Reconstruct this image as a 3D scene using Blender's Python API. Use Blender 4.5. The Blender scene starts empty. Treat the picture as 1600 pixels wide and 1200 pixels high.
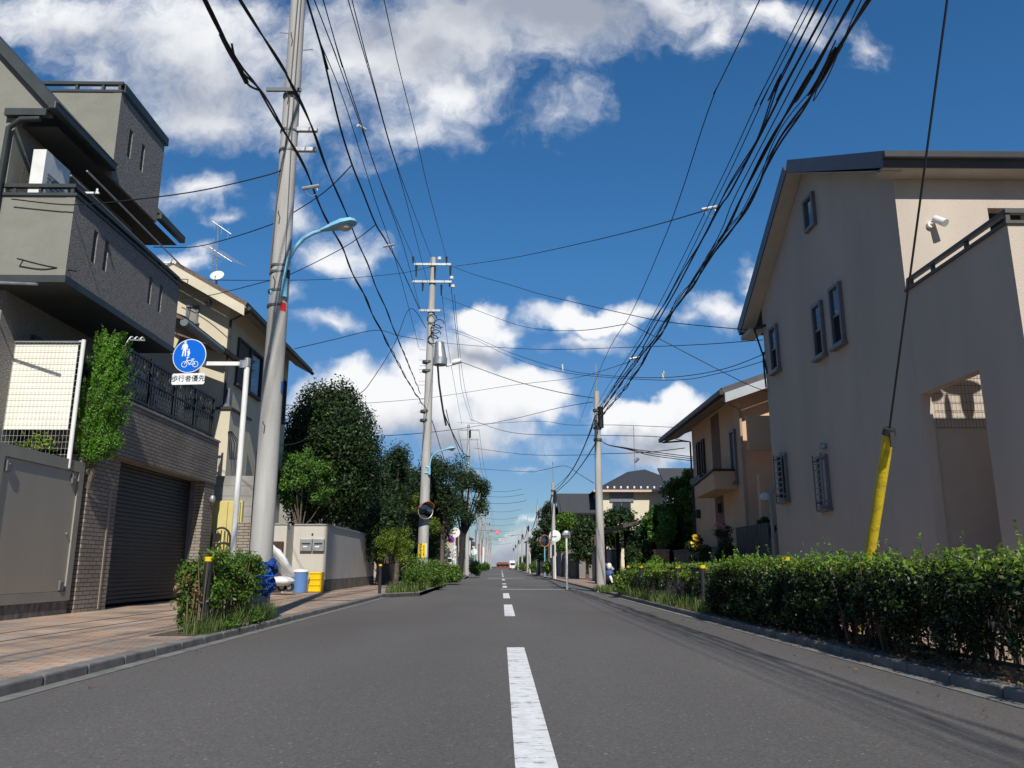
import bpy, bmesh, math, random
import numpy as np
from mathutils import Vector, Matrix
random.seed(7); RNG = np.random.default_rng(7)
SC = bpy.context.scene; COL = SC.collection
PI = math.pi
# ------------------------------------------------------------------ camera
FPX, CAMZ = 1244.4, 0.8
PITCH = math.atan(285/FPX); YAW = math.atan(17/FPX*math.cos(PITCH))
cd = bpy.data.cameras.new('camera'); cam = bpy.data.objects.new('camera', cd); COL.objects.link(cam)
cd.sensor_width = 36; cd.lens = 36*FPX/1600; cd.clip_start = .05; cd.clip_end = 6000
cam.location = (0, 0, CAMZ); cam.rotation_euler = (PI/2+PITCH, 0, -YAW); SC.camera = cam
# measured photograph positions -> real places (ray met with a known plane)
def ray(px, py):
    a = (px-800)/FPX; b = (600-py)/FPX
    y = math.cos(PITCH)-b*math.sin(PITCH); z = math.sin(PITCH)+b*math.cos(PITCH)
    return np.array([a*math.cos(YAW)+y*math.sin(YAW), -a*math.sin(YAW)+y*math.cos(YAW), z])
def ax(px, py, X): d = ray(px, py); return d*(X/d[0])+[0, 0, CAMZ]
def ay(px, py, Y): d = ray(px, py); return d*(Y/d[1])+[0, 0, CAMZ]
def az(px, py, Z): d = ray(px, py); return d*((Z-CAMZ)/d[2])+[0, 0, CAMZ]
# ------------------------------------------------------------------ sky and sun
SUN_EL, SUN_AZ = math.radians(42), math.radians(7.6)      # azimuth: behind the camera, turned to the right
sdir = Vector((math.sin(SUN_AZ)*math.cos(SUN_EL), -math.cos(SUN_AZ)*math.cos(SUN_EL), math.sin(SUN_EL)))
sl = bpy.data.lights.new('sun', 'SUN'); sl.energy = 5.0; sl.angle = math.radians(.53); sl.color = (1, .955, .88)
so = bpy.data.objects.new('sun', sl); COL.objects.link(so); so.rotation_euler = sdir.to_track_quat('Z', 'Y').to_euler()
SC.view_settings.view_transform = 'Standard'; SC.view_settings.look = 'None'
SC.view_settings.exposure = 0; SC.view_settings.gamma = 1
W = bpy.data.worlds.new('World'); SC.world = W; W.use_nodes = True
nt = W.node_tree; nt.nodes.clear()
def N(t, **k):
    n = nt.nodes.new(t)
    for a, b in k.items(): setattr(n, a, b)
    return n
def L(a, b): nt.links.new(a, b)
def mth(op, a, b=None, c=None, clamp=False):
    n = N('ShaderNodeMath', operation=op, use_clamp=clamp)
    for i, v in enumerate((a, b, c)):
        if v is None: continue
        if isinstance(v, (int, float)): n.inputs[i].default_value = v
        else: L(v, n.inputs[i])
    return n.outputs[0]
def vmt(op, a, b=None, out=0):
    n = N('ShaderNodeVectorMath', operation=op)
    for i, v in enumerate((a, b)):
        if v is None: continue
        if isinstance(v, (tuple, list)): n.inputs[i].default_value = v
        else: L(v, n.inputs[i])
    return n.outputs[out]
out = N('ShaderNodeOutputWorld'); bg = N('ShaderNodeBackground'); L(bg.outputs[0], out.inputs[0])
sky = N('ShaderNodeTexSky', sky_type='NISHITA'); sky.sun_disc = False; sky.sun_elevation = SUN_EL
sky.sun_rotation = PI-SUN_AZ; sky.air_density = 1.0; sky.dust_density = .35; sky.ozone_density = 2.2; sky.altitude = 0
tc = N('ShaderNodeTexCoord'); sep = N('ShaderNodeSeparateXYZ'); L(tc.outputs['Generated'], sep.inputs[0])
dyp = mth('MAXIMUM', sep.outputs[1], .02)
comb = N('ShaderNodeCombineXYZ'); L(mth('DIVIDE', sep.outputs[0], dyp), comb.inputs[0]); L(mth('DIVIDE', sep.outputs[2], dyp), comb.inputs[1])
P0 = comb.outputs[0]
def noise(vec, scale, detail=6, rough=.55, dist=0):
    n = N('ShaderNodeTexNoise'); n.inputs['Scale'].default_value = scale; n.inputs['Detail'].default_value = detail
    n.inputs['Roughness'].default_value = rough; n.inputs['Distortion'].default_value = dist; L(vec, n.inputs['Vector']); return n
w1 = vmt('SCALE', vmt('SUBTRACT', noise(P0, 5, 4).outputs['Color'], (.5, .5, .5))); w1.node.inputs[3].default_value = .14
w2 = vmt('SCALE', vmt('SUBTRACT', noise(P0, 22, 5).outputs['Color'], (.5, .5, .5))); w2.node.inputs[3].default_value = .045
PW = vmt('ADD', vmt('ADD', P0, w1), w2)
def uv(px, py): d = ray(px, py); return d[0]/d[1], d[2]/d[1]
def blobs(lst, vec):
    acc = None
    for (px, py, rx, ry, k) in lst:
        u, v = uv(px, py); u1, _ = uv(px+rx, py); _, v1 = uv(px, py-ry)
        a = abs(u1-u); b = abs(v1-v)
        s = vmt('SUBTRACT', vec, (u, v, 0)); m = vmt('MULTIPLY', s, (1/a, 1/b, 0)); l = vmt('LENGTH', m, out=1)
        d = mth('MULTIPLY', mth('SUBTRACT', 1.35, l), k)
        acc = d if acc is None else mth('SMOOTH_MAX', acc, d, .25)
    return acc
CL = [(110,30,170,60,.8),(300,70,180,100,1.0),(330,160,150,60,.8),(160,110,120,50,.6),(560,70,120,100,.85),(700,60,190,75,1.05),(870,22,205,58,1.1),(1040,0,110,42,.85),
      (480,170,100,75,.8),(640,190,95,60,.6),(560,240,60,40,.4),(1130,50,50,38,.6),(1210,20,90,34,.62),(1330,55,40,32,.5),(875,175,62,45,.36),(905,150,30,30,.3),(700,130,110,45,.9),
      (300,290,72,38,.8),(342,343,30,14,.5),(530,395,66,36,.85),(292,408,40,24,1),(470,330,46,30,.6),(450,460,30,20,.5),(500,512,52,24,.75),
      (745,495,52,32,1.7),(800,520,38,22,1.0),(915,492,82,26,1.5),(905,530,52,20,.8),(1125,485,72,38,.9),(1185,430,45,40,.8),(1060,500,40,18,.6),
      (600,640,120,52,2.0),(690,590,75,60,1.8),(800,622,100,48,2.2),(740,545,75,50,1.1),(700,670,120,40,1.2),(540,610,60,36,1.2),(1010,665,85,34,2.1),(1060,690,90,34,1.6),
      (800,690,90,20,.55),(960,690,60,22,.6),(785,855,70,32,1.2),(815,812,26,12,.6),(1010,730,60,16,.5),(820,730,30,7,.4)]
GR = [(860,20,200,60,1.1),(600,40,170,50,.6),(680,80,140,50,.6),(300,130,230,70,.6),(120,60,120,40,.5),(690,695,140,40,.75),(640,685,90,26,.5),(745,560,70,26,.75),(800,672,80,16,.35),
      (1040,700,110,26,.8),(890,540,60,12,.5),(785,860,100,40,.9),(500,530,60,12,.5),(340,200,200,50,.4),(1150,510,80,20,.5)]
D = blobs(CL, PW)
fine = mth('MULTIPLY', mth('SUBTRACT', noise(PW, 8, 9, .64).outputs['Fac'], .5), 2.0)
back = mth('MULTIPLY', mth('SUBTRACT', noise(tc.outputs['Generated'], 2.2, 5).outputs['Fac'], .70), 3)   # clouds behind the camera
front = mth('GREATER_THAN', sep.outputs[1], .05)
D = mth('ADD', mth('MULTIPLY', mth('ADD', D, fine), front), mth('MULTIPLY', back, mth('SUBTRACT', 1, front)))
mr = N('ShaderNodeMapRange', interpolation_type='SMOOTHSTEP'); L(D, mr.inputs[0]); mr.inputs[1].default_value = .08; mr.inputs[2].default_value = 1.1
gq = mth('ADD', blobs(GR, PW), mth('MULTIPLY', mth('SUBTRACT', noise(PW, 7, 5).outputs['Fac'], .5), .9))
mg = N('ShaderNodeMapRange', interpolation_type='SMOOTHSTEP'); L(gq, mg.inputs[0]); mg.inputs[1].default_value = -.1; mg.inputs[2].default_value = 1.1
ccol = N('ShaderNodeMix', data_type='RGBA'); L(mg.outputs[0], ccol.inputs[0]); ccol.inputs[6].default_value = (9.5, 9.6, 9.8, 1); ccol.inputs[7].default_value = (3.6, 4.0, 4.9, 1)
# deepen the blue overhead as the photograph has it
st = N('ShaderNodeMix', data_type='RGBA', blend_type='MULTIPLY'); st.inputs[0].default_value = 1; L(sky.outputs[0], st.inputs[6])
gr = N('ShaderNodeValToRGB'); L(sep.outputs[2], gr.inputs[0])
gr.color_ramp.elements[0].position = 0; gr.color_ramp.elements[0].color = (.42, .55, .72, 1)
gr.color_ramp.elements[1].position = .75; gr.color_ramp.elements[1].color = (.31, .82, 1.17, 1)
e = gr.color_ramp.elements.new(.36); e.color = (.36, .80, 1.10, 1); e = gr.color_ramp.elements.new(.12); e.color = (.44, .60, .80, 1)
L(gr.outputs[0], st.inputs[7])
fin = N('ShaderNodeMix', data_type='RGBA'); L(mr.outputs[0], fin.inputs[0]); L(st.outputs[2], fin.inputs[6]); L(ccol.outputs[2], fin.inputs[7])
rear = N('ShaderNodeMapRange'); L(sep.outputs[1], rear.inputs[0]); rear.inputs[1].default_value = -.4; rear.inputs[2].default_value = .15; rear.inputs[3].default_value = .62; rear.inputs[4].default_value = 1   # unseen sky behind the camera dimmed to weaken the fill in shade
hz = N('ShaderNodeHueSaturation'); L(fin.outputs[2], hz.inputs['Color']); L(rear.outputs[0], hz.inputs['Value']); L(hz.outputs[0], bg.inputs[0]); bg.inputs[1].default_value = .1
W.cycles.sampling_method = 'MANUAL'; W.cycles.sample_map_resolution = 512
# ------------------------------------------------------------------ materials
MATS = {}
def mat(name, col, rough=.8, col2=None, scale=3, bump=0, bscale=40, spec=.3, metal=0, detail=4, stretch=None, cfac=(.35, .7), trans=0):
    if name in MATS: return MATS[name]
    m = bpy.data.materials.new(name); m.use_nodes = True; t = m.node_tree; b = t.nodes['Principled BSDF']
    b.inputs['Base Color'].default_value = (*col, 1); b.inputs['Roughness'].default_value = rough
    b.inputs['Specular IOR Level'].default_value = spec; b.inputs['Metallic'].default_value = metal
    g = t.nodes.new('ShaderNodeNewGeometry'); vec = g.outputs['Position']
    if stretch:
        mp = t.nodes.new('ShaderNodeMapping'); mp.inputs['Scale'].default_value = stretch; t.links.new(vec, mp.inputs[0]); vec = mp.outputs[0]
    if col2 is None: col2 = tuple(c*.86 for c in col)
    n = t.nodes.new('ShaderNodeTexNoise'); n.inputs['Scale'].default_value = scale; n.inputs['Detail'].default_value = detail; t.links.new(vec, n.inputs['Vector'])
    r = t.nodes.new('ShaderNodeMapRange'); r.inputs[1].default_value, r.inputs[2].default_value = cfac; t.links.new(n.outputs[0], r.inputs[0])
    x = t.nodes.new('ShaderNodeMix'); x.data_type = 'RGBA'; x.inputs[6].default_value = (*col, 1); x.inputs[7].default_value = (*col2, 1)
    t.links.new(r.outputs[0], x.inputs[0]); t.links.new(x.outputs[2], b.inputs['Base Color'])
    if bump:
        n2 = t.nodes.new('ShaderNodeTexNoise'); n2.inputs['Scale'].default_value = bscale; n2.inputs['Detail'].default_value = 5; t.links.new(g.outputs['Position'], n2.inputs['Vector'])
        bp = t.nodes.new('ShaderNodeBump'); bp.inputs['Strength'].default_value = bump; bp.inputs['Distance'].default_value = .02
        t.links.new(n2.outputs[0], bp.inputs['Height']); t.links.new(bp.outputs[0], b.inputs['Normal'])
    MATS[name] = m; return m
def leafmat(name, c1, c2, c3=None, transl=.35, rough=.45):
    if name in MATS: return MATS[name]
    m = bpy.data.materials.new(name); m.use_nodes = True; t = m.node_tree; b = t.nodes['Principled BSDF']
    g = t.nodes.new('ShaderNodeNewGeometry'); rp = t.nodes.new('ShaderNodeValToRGB'); t.links.new(g.outputs['Random Per Island'], rp.inputs[0])
    rp.color_ramp.elements[0].color = (*c1, 1); rp.color_ramp.elements[1].color = (*c2, 1); rp.color_ramp.elements[1].position = .9
    if c3: e = rp.color_ramp.elements.new(.97); e.color = (*c3, 1)
    n = t.nodes.new('ShaderNodeTexNoise'); n.inputs['Scale'].default_value = 1.6; t.links.new(g.outputs['Position'], n.inputs['Vector'])
    h = t.nodes.new('ShaderNodeHueSaturation'); t.links.new(rp.outputs[0], h.inputs['Color'])
    r = t.nodes.new('ShaderNodeMapRange'); r.inputs[1].default_value = .3; r.inputs[2].default_value = .7; r.inputs[3].default_value = .75; r.inputs[4].default_value = 1.3
    t.links.new(n.outputs[0], r.inputs[0]); t.links.new(r.outputs[0], h.inputs['Value'])
    t.links.new(h.outputs[0], b.inputs['Base Color']); b.inputs['Roughness'].default_value = rough; b.inputs['Specular IOR Level'].default_value = .35
    tr = t.nodes.new('ShaderNodeBsdfTranslucent'); t.links.new(h.outputs[0], tr.inputs[0])
    mx = t.nodes.new('ShaderNodeMixShader'); mx.inputs[0].default_value = transl
    t.links.new(b.outputs[0], mx.inputs[1]); t.links.new(tr.outputs[0], mx.inputs[2]); t.links.new(mx.outputs[0], t.nodes['Material Output'].inputs[0])
    MATS[name] = m; return m
def glassmat(name, col=(.02, .025, .03), rough=.05):
    m = mat(name, col, rough, col2=tuple(c*1.4 for c in col), scale=.8, spec=.9); return m
def brickmat(name, c1, c2, mortar, w, h, ms=.006, axis='x', offset=.5, rough=.85, bump=.4, noisy=.25, bias=0):
    """axis: the wall's normal; bricks w by h metres in the wall plane"""
    if name in MATS: return MATS[name]
    m = bpy.data.materials.new(name); m.use_nodes = True; t = m.node_tree; b = t.nodes['Principled BSDF']; b.inputs['Roughness'].default_value = rough
    g = t.nodes.new('ShaderNodeNewGeometry'); s = t.nodes.new('ShaderNodeSeparateXYZ'); t.links.new(g.outputs['Position'], s.inputs[0])
    c = t.nodes.new('ShaderNodeCombineXYZ')
    if axis == 'x':      # any upright wall: run the courses along x+y
        a = t.nodes.new('ShaderNodeMath'); t.links.new(s.outputs[0], a.inputs[0]); t.links.new(s.outputs[1], a.inputs[1]); t.links.new(a.outputs[0], c.inputs[0]); t.links.new(s.outputs[2], c.inputs[1])
    else: t.links.new(s.outputs[0], c.inputs[0]); t.links.new(s.outputs[1], c.inputs[1])
    k = t.nodes.new('ShaderNodeTexBrick'); t.links.new(c.outputs[0], k.inputs['Vector']); k.offset = offset
    k.inputs['Color1'].default_value = (*c1, 1); k.inputs['Color2'].default_value = (*c2, 1); k.inputs['Mortar'].default_value = (*mortar, 1)
    k.inputs['Scale'].default_value = 1; k.inputs['Mortar Size'].default_value = ms; k.inputs['Brick Width'].default_value = w; k.inputs['Row Height'].default_value = h; k.inputs['Bias'].default_value = bias
    n = t.nodes.new('ShaderNodeTexNoise'); n.inputs['Scale'].default_value = 1.3; n.inputs['Detail'].default_value = 6; t.links.new(g.outputs['Position'], n.inputs['Vector'])
    r = t.nodes.new('ShaderNodeMapRange'); r.inputs[1].default_value = .3; r.inputs[2].default_value = .7; r.inputs[3].default_value = 1-noisy; r.inputs[4].default_value = 1+noisy
    t.links.new(n.outputs[0], r.inputs[0]); h_ = t.nodes.new('ShaderNodeHueSaturation'); t.links.new(k.outputs['Color'], h_.inputs['Color']); t.links.new(r.outputs[0], h_.inputs['Value'])
    t.links.new(h_.outputs[0], b.inputs['Base Color'])
    bp = t.nodes.new('ShaderNodeBump'); bp.invert = True; bp.inputs['Strength'].default_value = bump; bp.inputs['Distance'].default_value = .01
    t.links.new(k.outputs['Fac'], bp.inputs['Height']); t.links.new(bp.outputs[0], b.inputs['Normal'])
    MATS[name] = m; return m
# ------------------------------------------------------------------ mesh helpers
class B:
    def __init__(s): s.v = []; s.f = []; s.sm = False
    def add(s, vs, fs):
        o = len(s.v); s.v += [tuple(map(float, p)) for p in vs]; s.f += [tuple(i+o for i in f) for f in fs]; return s
    def box(s, x0, x1, y0, y1, z0, z1):
        x0, x1 = sorted((x0, x1)); y0, y1 = sorted((y0, y1)); z0, z1 = sorted((z0, z1))
        return s.add([(x0,y0,z0),(x1,y0,z0),(x1,y1,z0),(x0,y1,z0),(x0,y0,z1),(x1,y0,z1),(x1,y1,z1),(x0,y1,z1)],
                     [(0,3,2,1),(4,5,6,7),(0,1,5,4),(1,2,6,5),(2,3,7,6),(3,0,4,7)])
    def prism(s, poly, axis, a, b):
        """poly: 2D points in the other two axes; extruded along axis from a to b"""
        n = len(poly)
        def P(q, w): return {'x': (w, q[0], q[1]), 'y': (q[0], w, q[1]), 'z': (q[0], q[1], w)}[axis]
        vs = [P(q, a) for q in poly]+[P(q, b) for q in poly]
        fs = [tuple(range(n)), tuple(range(2*n-1, n-1, -1))]+[(i, i+n, (i+1) % n+n, (i+1) % n) for i in range(n)]
        return s.add(vs, fs)
    def slab(s, quad, t):
        """four 3D corners and a thickness along their normal"""
        q = [Vector(map(float, p)) for p in quad]; n = (q[1]-q[0]).cross(q[2]-q[0]).normalized()*t
        vs = [tuple(p) for p in q]+[tuple(p+n) for p in q]
        return s.add(vs, [(3,2,1,0),(4,5,6,7),(0,1,5,4),(1,2,6,5),(2,3,7,6),(3,0,4,7)])
    def tube(s, pts, r, n=8, cap=True):
        pts = [Vector(map(float, p)) for p in pts]; rs = r if isinstance(r, (list, tuple)) else [r]*len(pts)
        vs = []; up = None
        for i, p in enumerate(pts):
            d = (pts[min(i+1, len(pts)-1)]-pts[max(i-1, 0)])
            if d.length < 1e-9: d = Vector((0, 0, 1))
            d.normalize()
            if up is None: up = d.orthogonal().normalized()
            up = (up-d*up.dot(d)); up = up.normalized() if up.length > 1e-6 else d.orthogonal().normalized()
            w = d.cross(up)
            for k in range(n):
                a = 2*PI*k/n; vs.append(tuple(p+(up*math.cos(a)+w*math.sin(a))*rs[i]))
        fs = [(i*n+k, i*n+(k+1) % n, (i+1)*n+(k+1) % n, (i+1)*n+k) for i in range(len(pts)-1) for k in range(n)]
        if cap: fs += [tuple(range(n-1, -1, -1)), tuple(range((len(pts)-1)*n, len(pts)*n))]
        s.sm = True; return s.add(vs, fs)
    def cyl(s, p0, p1, r0, r1=None, n=16): return s.tube([p0, p1], [r0, r0 if r1 is None else r1], n)
    def ell(s, c, r, nu=16, nv=10, rot=None):
        vs = []; 
        for j in range(nv+1):
            th = PI*j/nv
            for i in range(nu):
                ph = 2*PI*i/nu; p = Vector((r[0]*math.sin(th)*math.cos(ph), r[1]*math.sin(th)*math.sin(ph), r[2]*math.cos(th)))
                if rot is not None: p = rot @ p
                vs.append(tuple(p+Vector(map(float, c))))
        fs = [(j*nu+i, (j+1)*nu+i, (j+1)*nu+(i+1) % nu, j*nu+(i+1) % nu) for j in range(nv) for i in range(nu)]
        s.sm = True; return s.add(vs, fs)
    def wallx(s, X, t, y0, y1, z0, z1, holes=()):
        s._w(y0, y1, z0, z1, holes, lambda u, v, w: (X-t*w, u, v)); return s
    def wally(s, Y, t, x0, x1, z0, z1, holes=()):
        s._w(x0, x1, z0, z1, holes, lambda u, v, w: (u, Y+t*w, v)); return s
    def _w(s, u0, u1, v0, v1, holes, P):
        us = sorted({u0, u1, *[a for h in holes for a in h[:2]]}); vs = sorted({v0, v1, *[a for h in holes for a in h[2:]]})
        us = [u for u in us if u0 <= u <= u1]; vs = [v for v in vs if v0 <= v <= v1]
        def solid(i, j):
            if not (0 <= i < len(us)-1 and 0 <= j < len(vs)-1): return False
            a = (us[i]+us[i+1])/2; b = (vs[j]+vs[j+1])/2
            return not any(h[0] < a < h[1] and h[2] < b < h[3] for h in holes)
        for i in range(len(us)-1):
            for j in range(len(vs)-1):
                if not solid(i, j): continue
                a, b, c, d = us[i], us[i+1], vs[j], vs[j+1]
                for w in (0, 1): s.add([P(a,c,w),P(b,c,w),P(b,d,w),P(a,d,w)], [(0,1,2,3) if w == 0 else (3,2,1,0)])
                if not solid(i-1, j): s.add([P(a,c,0),P(a,d,0),P(a,d,1),P(a,c,1)], [(0,1,2,3)])
                if not solid(i+1, j): s.add([P(b,c,0),P(b,d,0),P(b,d,1),P(b,c,1)], [(3,2,1,0)])
                if not solid(i, j-1): s.add([P(a,c,0),P(b,c,0),P(b,c,1),P(a,c,1)], [(3,2,1,0)])
                if not solid(i, j+1): s.add([P(a,d,0),P(b,d,0),P(b,d,1),P(a,d,1)], [(0,1,2,3)])
    def build(s, name, m, parent=None, label=None, smooth=None, bevel=0, fixn=True):
        me = bpy.data.meshes.new(name); o = bpy.data.objects.new(name, me)
        off = Vector(parent_loc(parent)) if parent else Vector((0, 0, 0))
        me.from_pydata([tuple(Vector(p)-off) for p in s.v], [], s.f)
        if fixn:
            bm = bmesh.new(); bm.from_mesh(me); bmesh.ops.recalc_face_normals(bm, faces=bm.faces); bm.to_mesh(me); bm.free()
        me.materials.append(m); COL.objects.link(o)
        if parent: o.parent = parent
        if s.sm if smooth is None else smooth:
            for p in me.polygons: p.use_smooth = True
            try: me.set_sharp_from_angle(angle=math.radians(40))
            except Exception: pass
        if bevel:
            bv = o.modifiers.new('bevel', 'BEVEL'); bv.width = bevel; bv.segments = 2; bv.limit_method = 'ANGLE'
        if label: o['label'] = label
        return o
def parent_loc(p):
    v = Vector((0, 0, 0))
    while p: v = v+p.location; p = p.parent
    return v
def thing(name, label, cat, loc, group=None):
    o = bpy.data.objects.new(name, None); COL.objects.link(o); o.location = tuple(map(float, loc)); o.empty_display_size = .2
    o['label'] = label; o['category'] = cat
    if group: o['group'] = group
    return o
def tag(o, label, cat, group=None):
    o['label'] = label; o['category'] = cat
    if group: o['group'] = group
    return o
def struct(o): o['kind'] = 'structure'; return o
def dup(root, loc, label, deep=True):
    r = root.copy(); COL.objects.link(r); r.location = loc; r['label'] = label
    def rec(a, b):
        for ch in a.children:
            c = ch.copy(); COL.objects.link(c); c.parent = b; rec(ch, c)
    if deep: rec(root, r)
    return r
def setrot(o, rz): o.rotation_euler = (0, 0, rz); return o
def textmesh(name, body, size, m, parent, origin, right, up, depth=.002, label=None):
    c = bpy.data.curves.new('t', 'FONT'); c.body = body; c.size = size; c.align_x = 'CENTER'; c.align_y = 'CENTER'; c.extrude = depth; c.resolution_u = 3
    o = bpy.data.objects.new('t', c); COL.objects.link(o); bpy.context.view_layer.update()
    me = bpy.data.meshes.new_from_object(o.evaluated_get(bpy.context.evaluated_depsgraph_get())); bpy.data.objects.remove(o)
    r = Vector(right).normalized(); u = Vector(up).normalized(); n = r.cross(u)
    M = Matrix((r, u, n)).transposed().to_4x4(); M.translation = Vector(map(float, origin))-parent_loc(parent)
    me.transform(M); me.materials.clear(); me.materials.append(m)
    q = bpy.data.objects.new(name, me); COL.objects.link(q); q.parent = parent
    if label: q['label'] = label
    return q
# ------------------------------------------------------------------ foliage
def leaves(name, pts, nrm, size, m, parent, aspect=.5, jit=.35, loc=None):
    """diamond leaves at pts; nrm: preferred facing"""
    n = len(pts); off = np.array(parent_loc(parent)) if parent else np.zeros(3)
    P = np.asarray(pts)-off; nn = np.asarray(nrm)+RNG.normal(0, .75, (n, 3)); nn /= np.linalg.norm(nn, axis=1)[:, None]+1e-9
    t = RNG.normal(0, 1, (n, 3)); t -= nn*(t*nn).sum(1)[:, None]; t /= np.linalg.norm(t, axis=1)[:, None]+1e-9
    w = np.cross(nn, t); s = (size*(1+RNG.uniform(-jit, jit, n)))[:, None]
    a = P-t*s*.5; b = P+w*s*aspect*.5+nn*s*.08; c = P+t*s*.5; d = P-w*s*aspect*.5+nn*s*.08
    v = np.stack([a, b, c, d], 1).reshape(-1, 3).astype(np.float32)
    me = bpy.data.meshes.new(name); me.vertices.add(4*n); me.vertices.foreach_set('co', v.ravel())
    me.loops.add(4*n); me.loops.foreach_set('vertex_index', np.arange(4*n, dtype=np.int32))
    me.polygons.add(n); me.polygons.foreach_set('loop_start', np.arange(0, 4*n, 4, dtype=np.int32)); me.polygons.foreach_set('loop_total', np.full(n, 4, np.int32))
    me.update(calc_edges=True); me.materials.append(m)
    o = bpy.data.objects.new(name, me); COL.objects.link(o)
    if parent: o.parent = parent
    return o
def clump_pts(centres, radii, n, shell=.5):
    """n points spread over clumps, mostly near each clump's outside"""
    C = np.asarray(centres, float); R = np.asarray(radii, float)
    if R.ndim == 1: R = np.repeat(R[:, None], 3, 1)
    w = (R.prod(1))**(2/3); k = RNG.choice(len(C), n, p=w/w.sum())
    d = RNG.normal(0, 1, (n, 3)); d /= np.linalg.norm(d, axis=1)[:, None]
    r = RNG.uniform(shell, 1.08, n)[:, None]
    return C[k]+d*r*R[k], d+[0, 0, .35]
def ell_clumps(c, r, k, cr, bottom=-.6, surf=.82):
    out = []
    while len(out) < k:
        d = RNG.normal(0, 1, 3); d /= np.linalg.norm(d)
        if d[2] < bottom: continue
        q = RNG.uniform(.3, 1)**.4*surf
        out.append(np.array(c)+d*np.array(r)*q)
    return np.array(out), RNG.uniform(.7, 1.25, k)*cr
def tree(name, label, cat, base, c, r, nl, lsize, lm, clumps=40, cr=.45, trunk_r=.12, group=None, bark=None, aspect=.5, shell=.5, bottom=-.85, limbs=8, kids=True):
    base = np.array(base, float); c = np.array(c, float)
    t = thing(name, label, cat, base, group)
    C, R = ell_clumps(c, r, clumps, cr, bottom)
    p, nr = clump_pts(C, R, nl, shell)
    leaves('crown', p, nr, lsize, lm, t, aspect)
    b = B(); fork = base*.45+c*.55; fork[2] = base[2]+(c[2]-base[2])*.6
    mid = (base+fork)/2+[random.uniform(-.08, .08), random.uniform(-.08, .08), 0]
    b.tube([base, mid, fork, c], [trunk_r*1.15, trunk_r*.9, trunk_r*.75, trunk_r*.3], 9)
    for i in range(limbs):
        q = C[i % len(C)]; s0 = base+(fork-base)*random.uniform(.7, 1.0)
        b.tube([s0, (s0+q)/2+[0, 0, random.uniform(-.15, .1)], q], [trunk_r*.5, trunk_r*.3, trunk_r*.1], 6)
    b.build('trunk', bark or M_bark, t); return t
def shrub(name, label, cat, c, r, nl, lsize, lm, group=None, clumps=14, cr=.2, aspect=.5, stems=6):
    c = np.array(c, float); r = np.array(r, float)
    t = thing(name, label, cat, (c[0], c[1], max(.1, c[2]-r[2])), group)
    C, R = ell_clumps(c, r, clumps, cr, -.9, .8); p, nr = clump_pts(C, R, nl, .3); p[:, 2] = np.maximum(p[:, 2], .13)
    leaves('foliage', p, nr, lsize, lm, t, aspect)
    b = B()
    for i in range(stems):
        q = C[i]; b.tube([(c[0]+random.uniform(-.1, .1), c[1]+random.uniform(-.1, .1), max(.1, c[2]-r[2])), q], [.015, .006], 5)
    b.build('stem', M_bark, t); return t

M_bark = mat('bark', (.09, .07, .055), .9, (.16, .13, .1), 8, .6, 30)
L_hedge = leafmat('hedge_leaf', (.035, .085, .012), (.13, .24, .03), (.28, .3, .06), .35)
L_dark = leafmat('dark_evergreen_leaf', (.009, .025, .006), (.03, .064, .013), (.07, .1, .03), .15, .55)
L_light = leafmat('light_green_leaf', (.05, .12, .02), (.13, .26, .04), None, .35)
L_pine = leafmat('pine_needle', (.012, .03, .01), (.034, .07, .022), (.07, .1, .035), .15, .6)
L_coni = leafmat('conifer_leaf', (.06, .16, .012), (.14, .32, .03), None, .3)
L_lime = leafmat('lime_leaf', (.07, .13, .015), (.2, .27, .03), None, .3)
L_dry = leafmat('dry_leaf', (.16, .08, .04), (.3, .18, .09), (.1, .16, .04), .3)
L_grass = leafmat('grass_blade', (.05, .1, .02), (.14, .2, .05), (.25, .22, .1), .35)
L_flower = leafmat('yellow_flower', (.75, .45, .02), (.85, .6, .04), None, .3)
L_pink = leafmat('pink_flower', (.6, .2, .25), (.7, .35, .38), None, .3)
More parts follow.
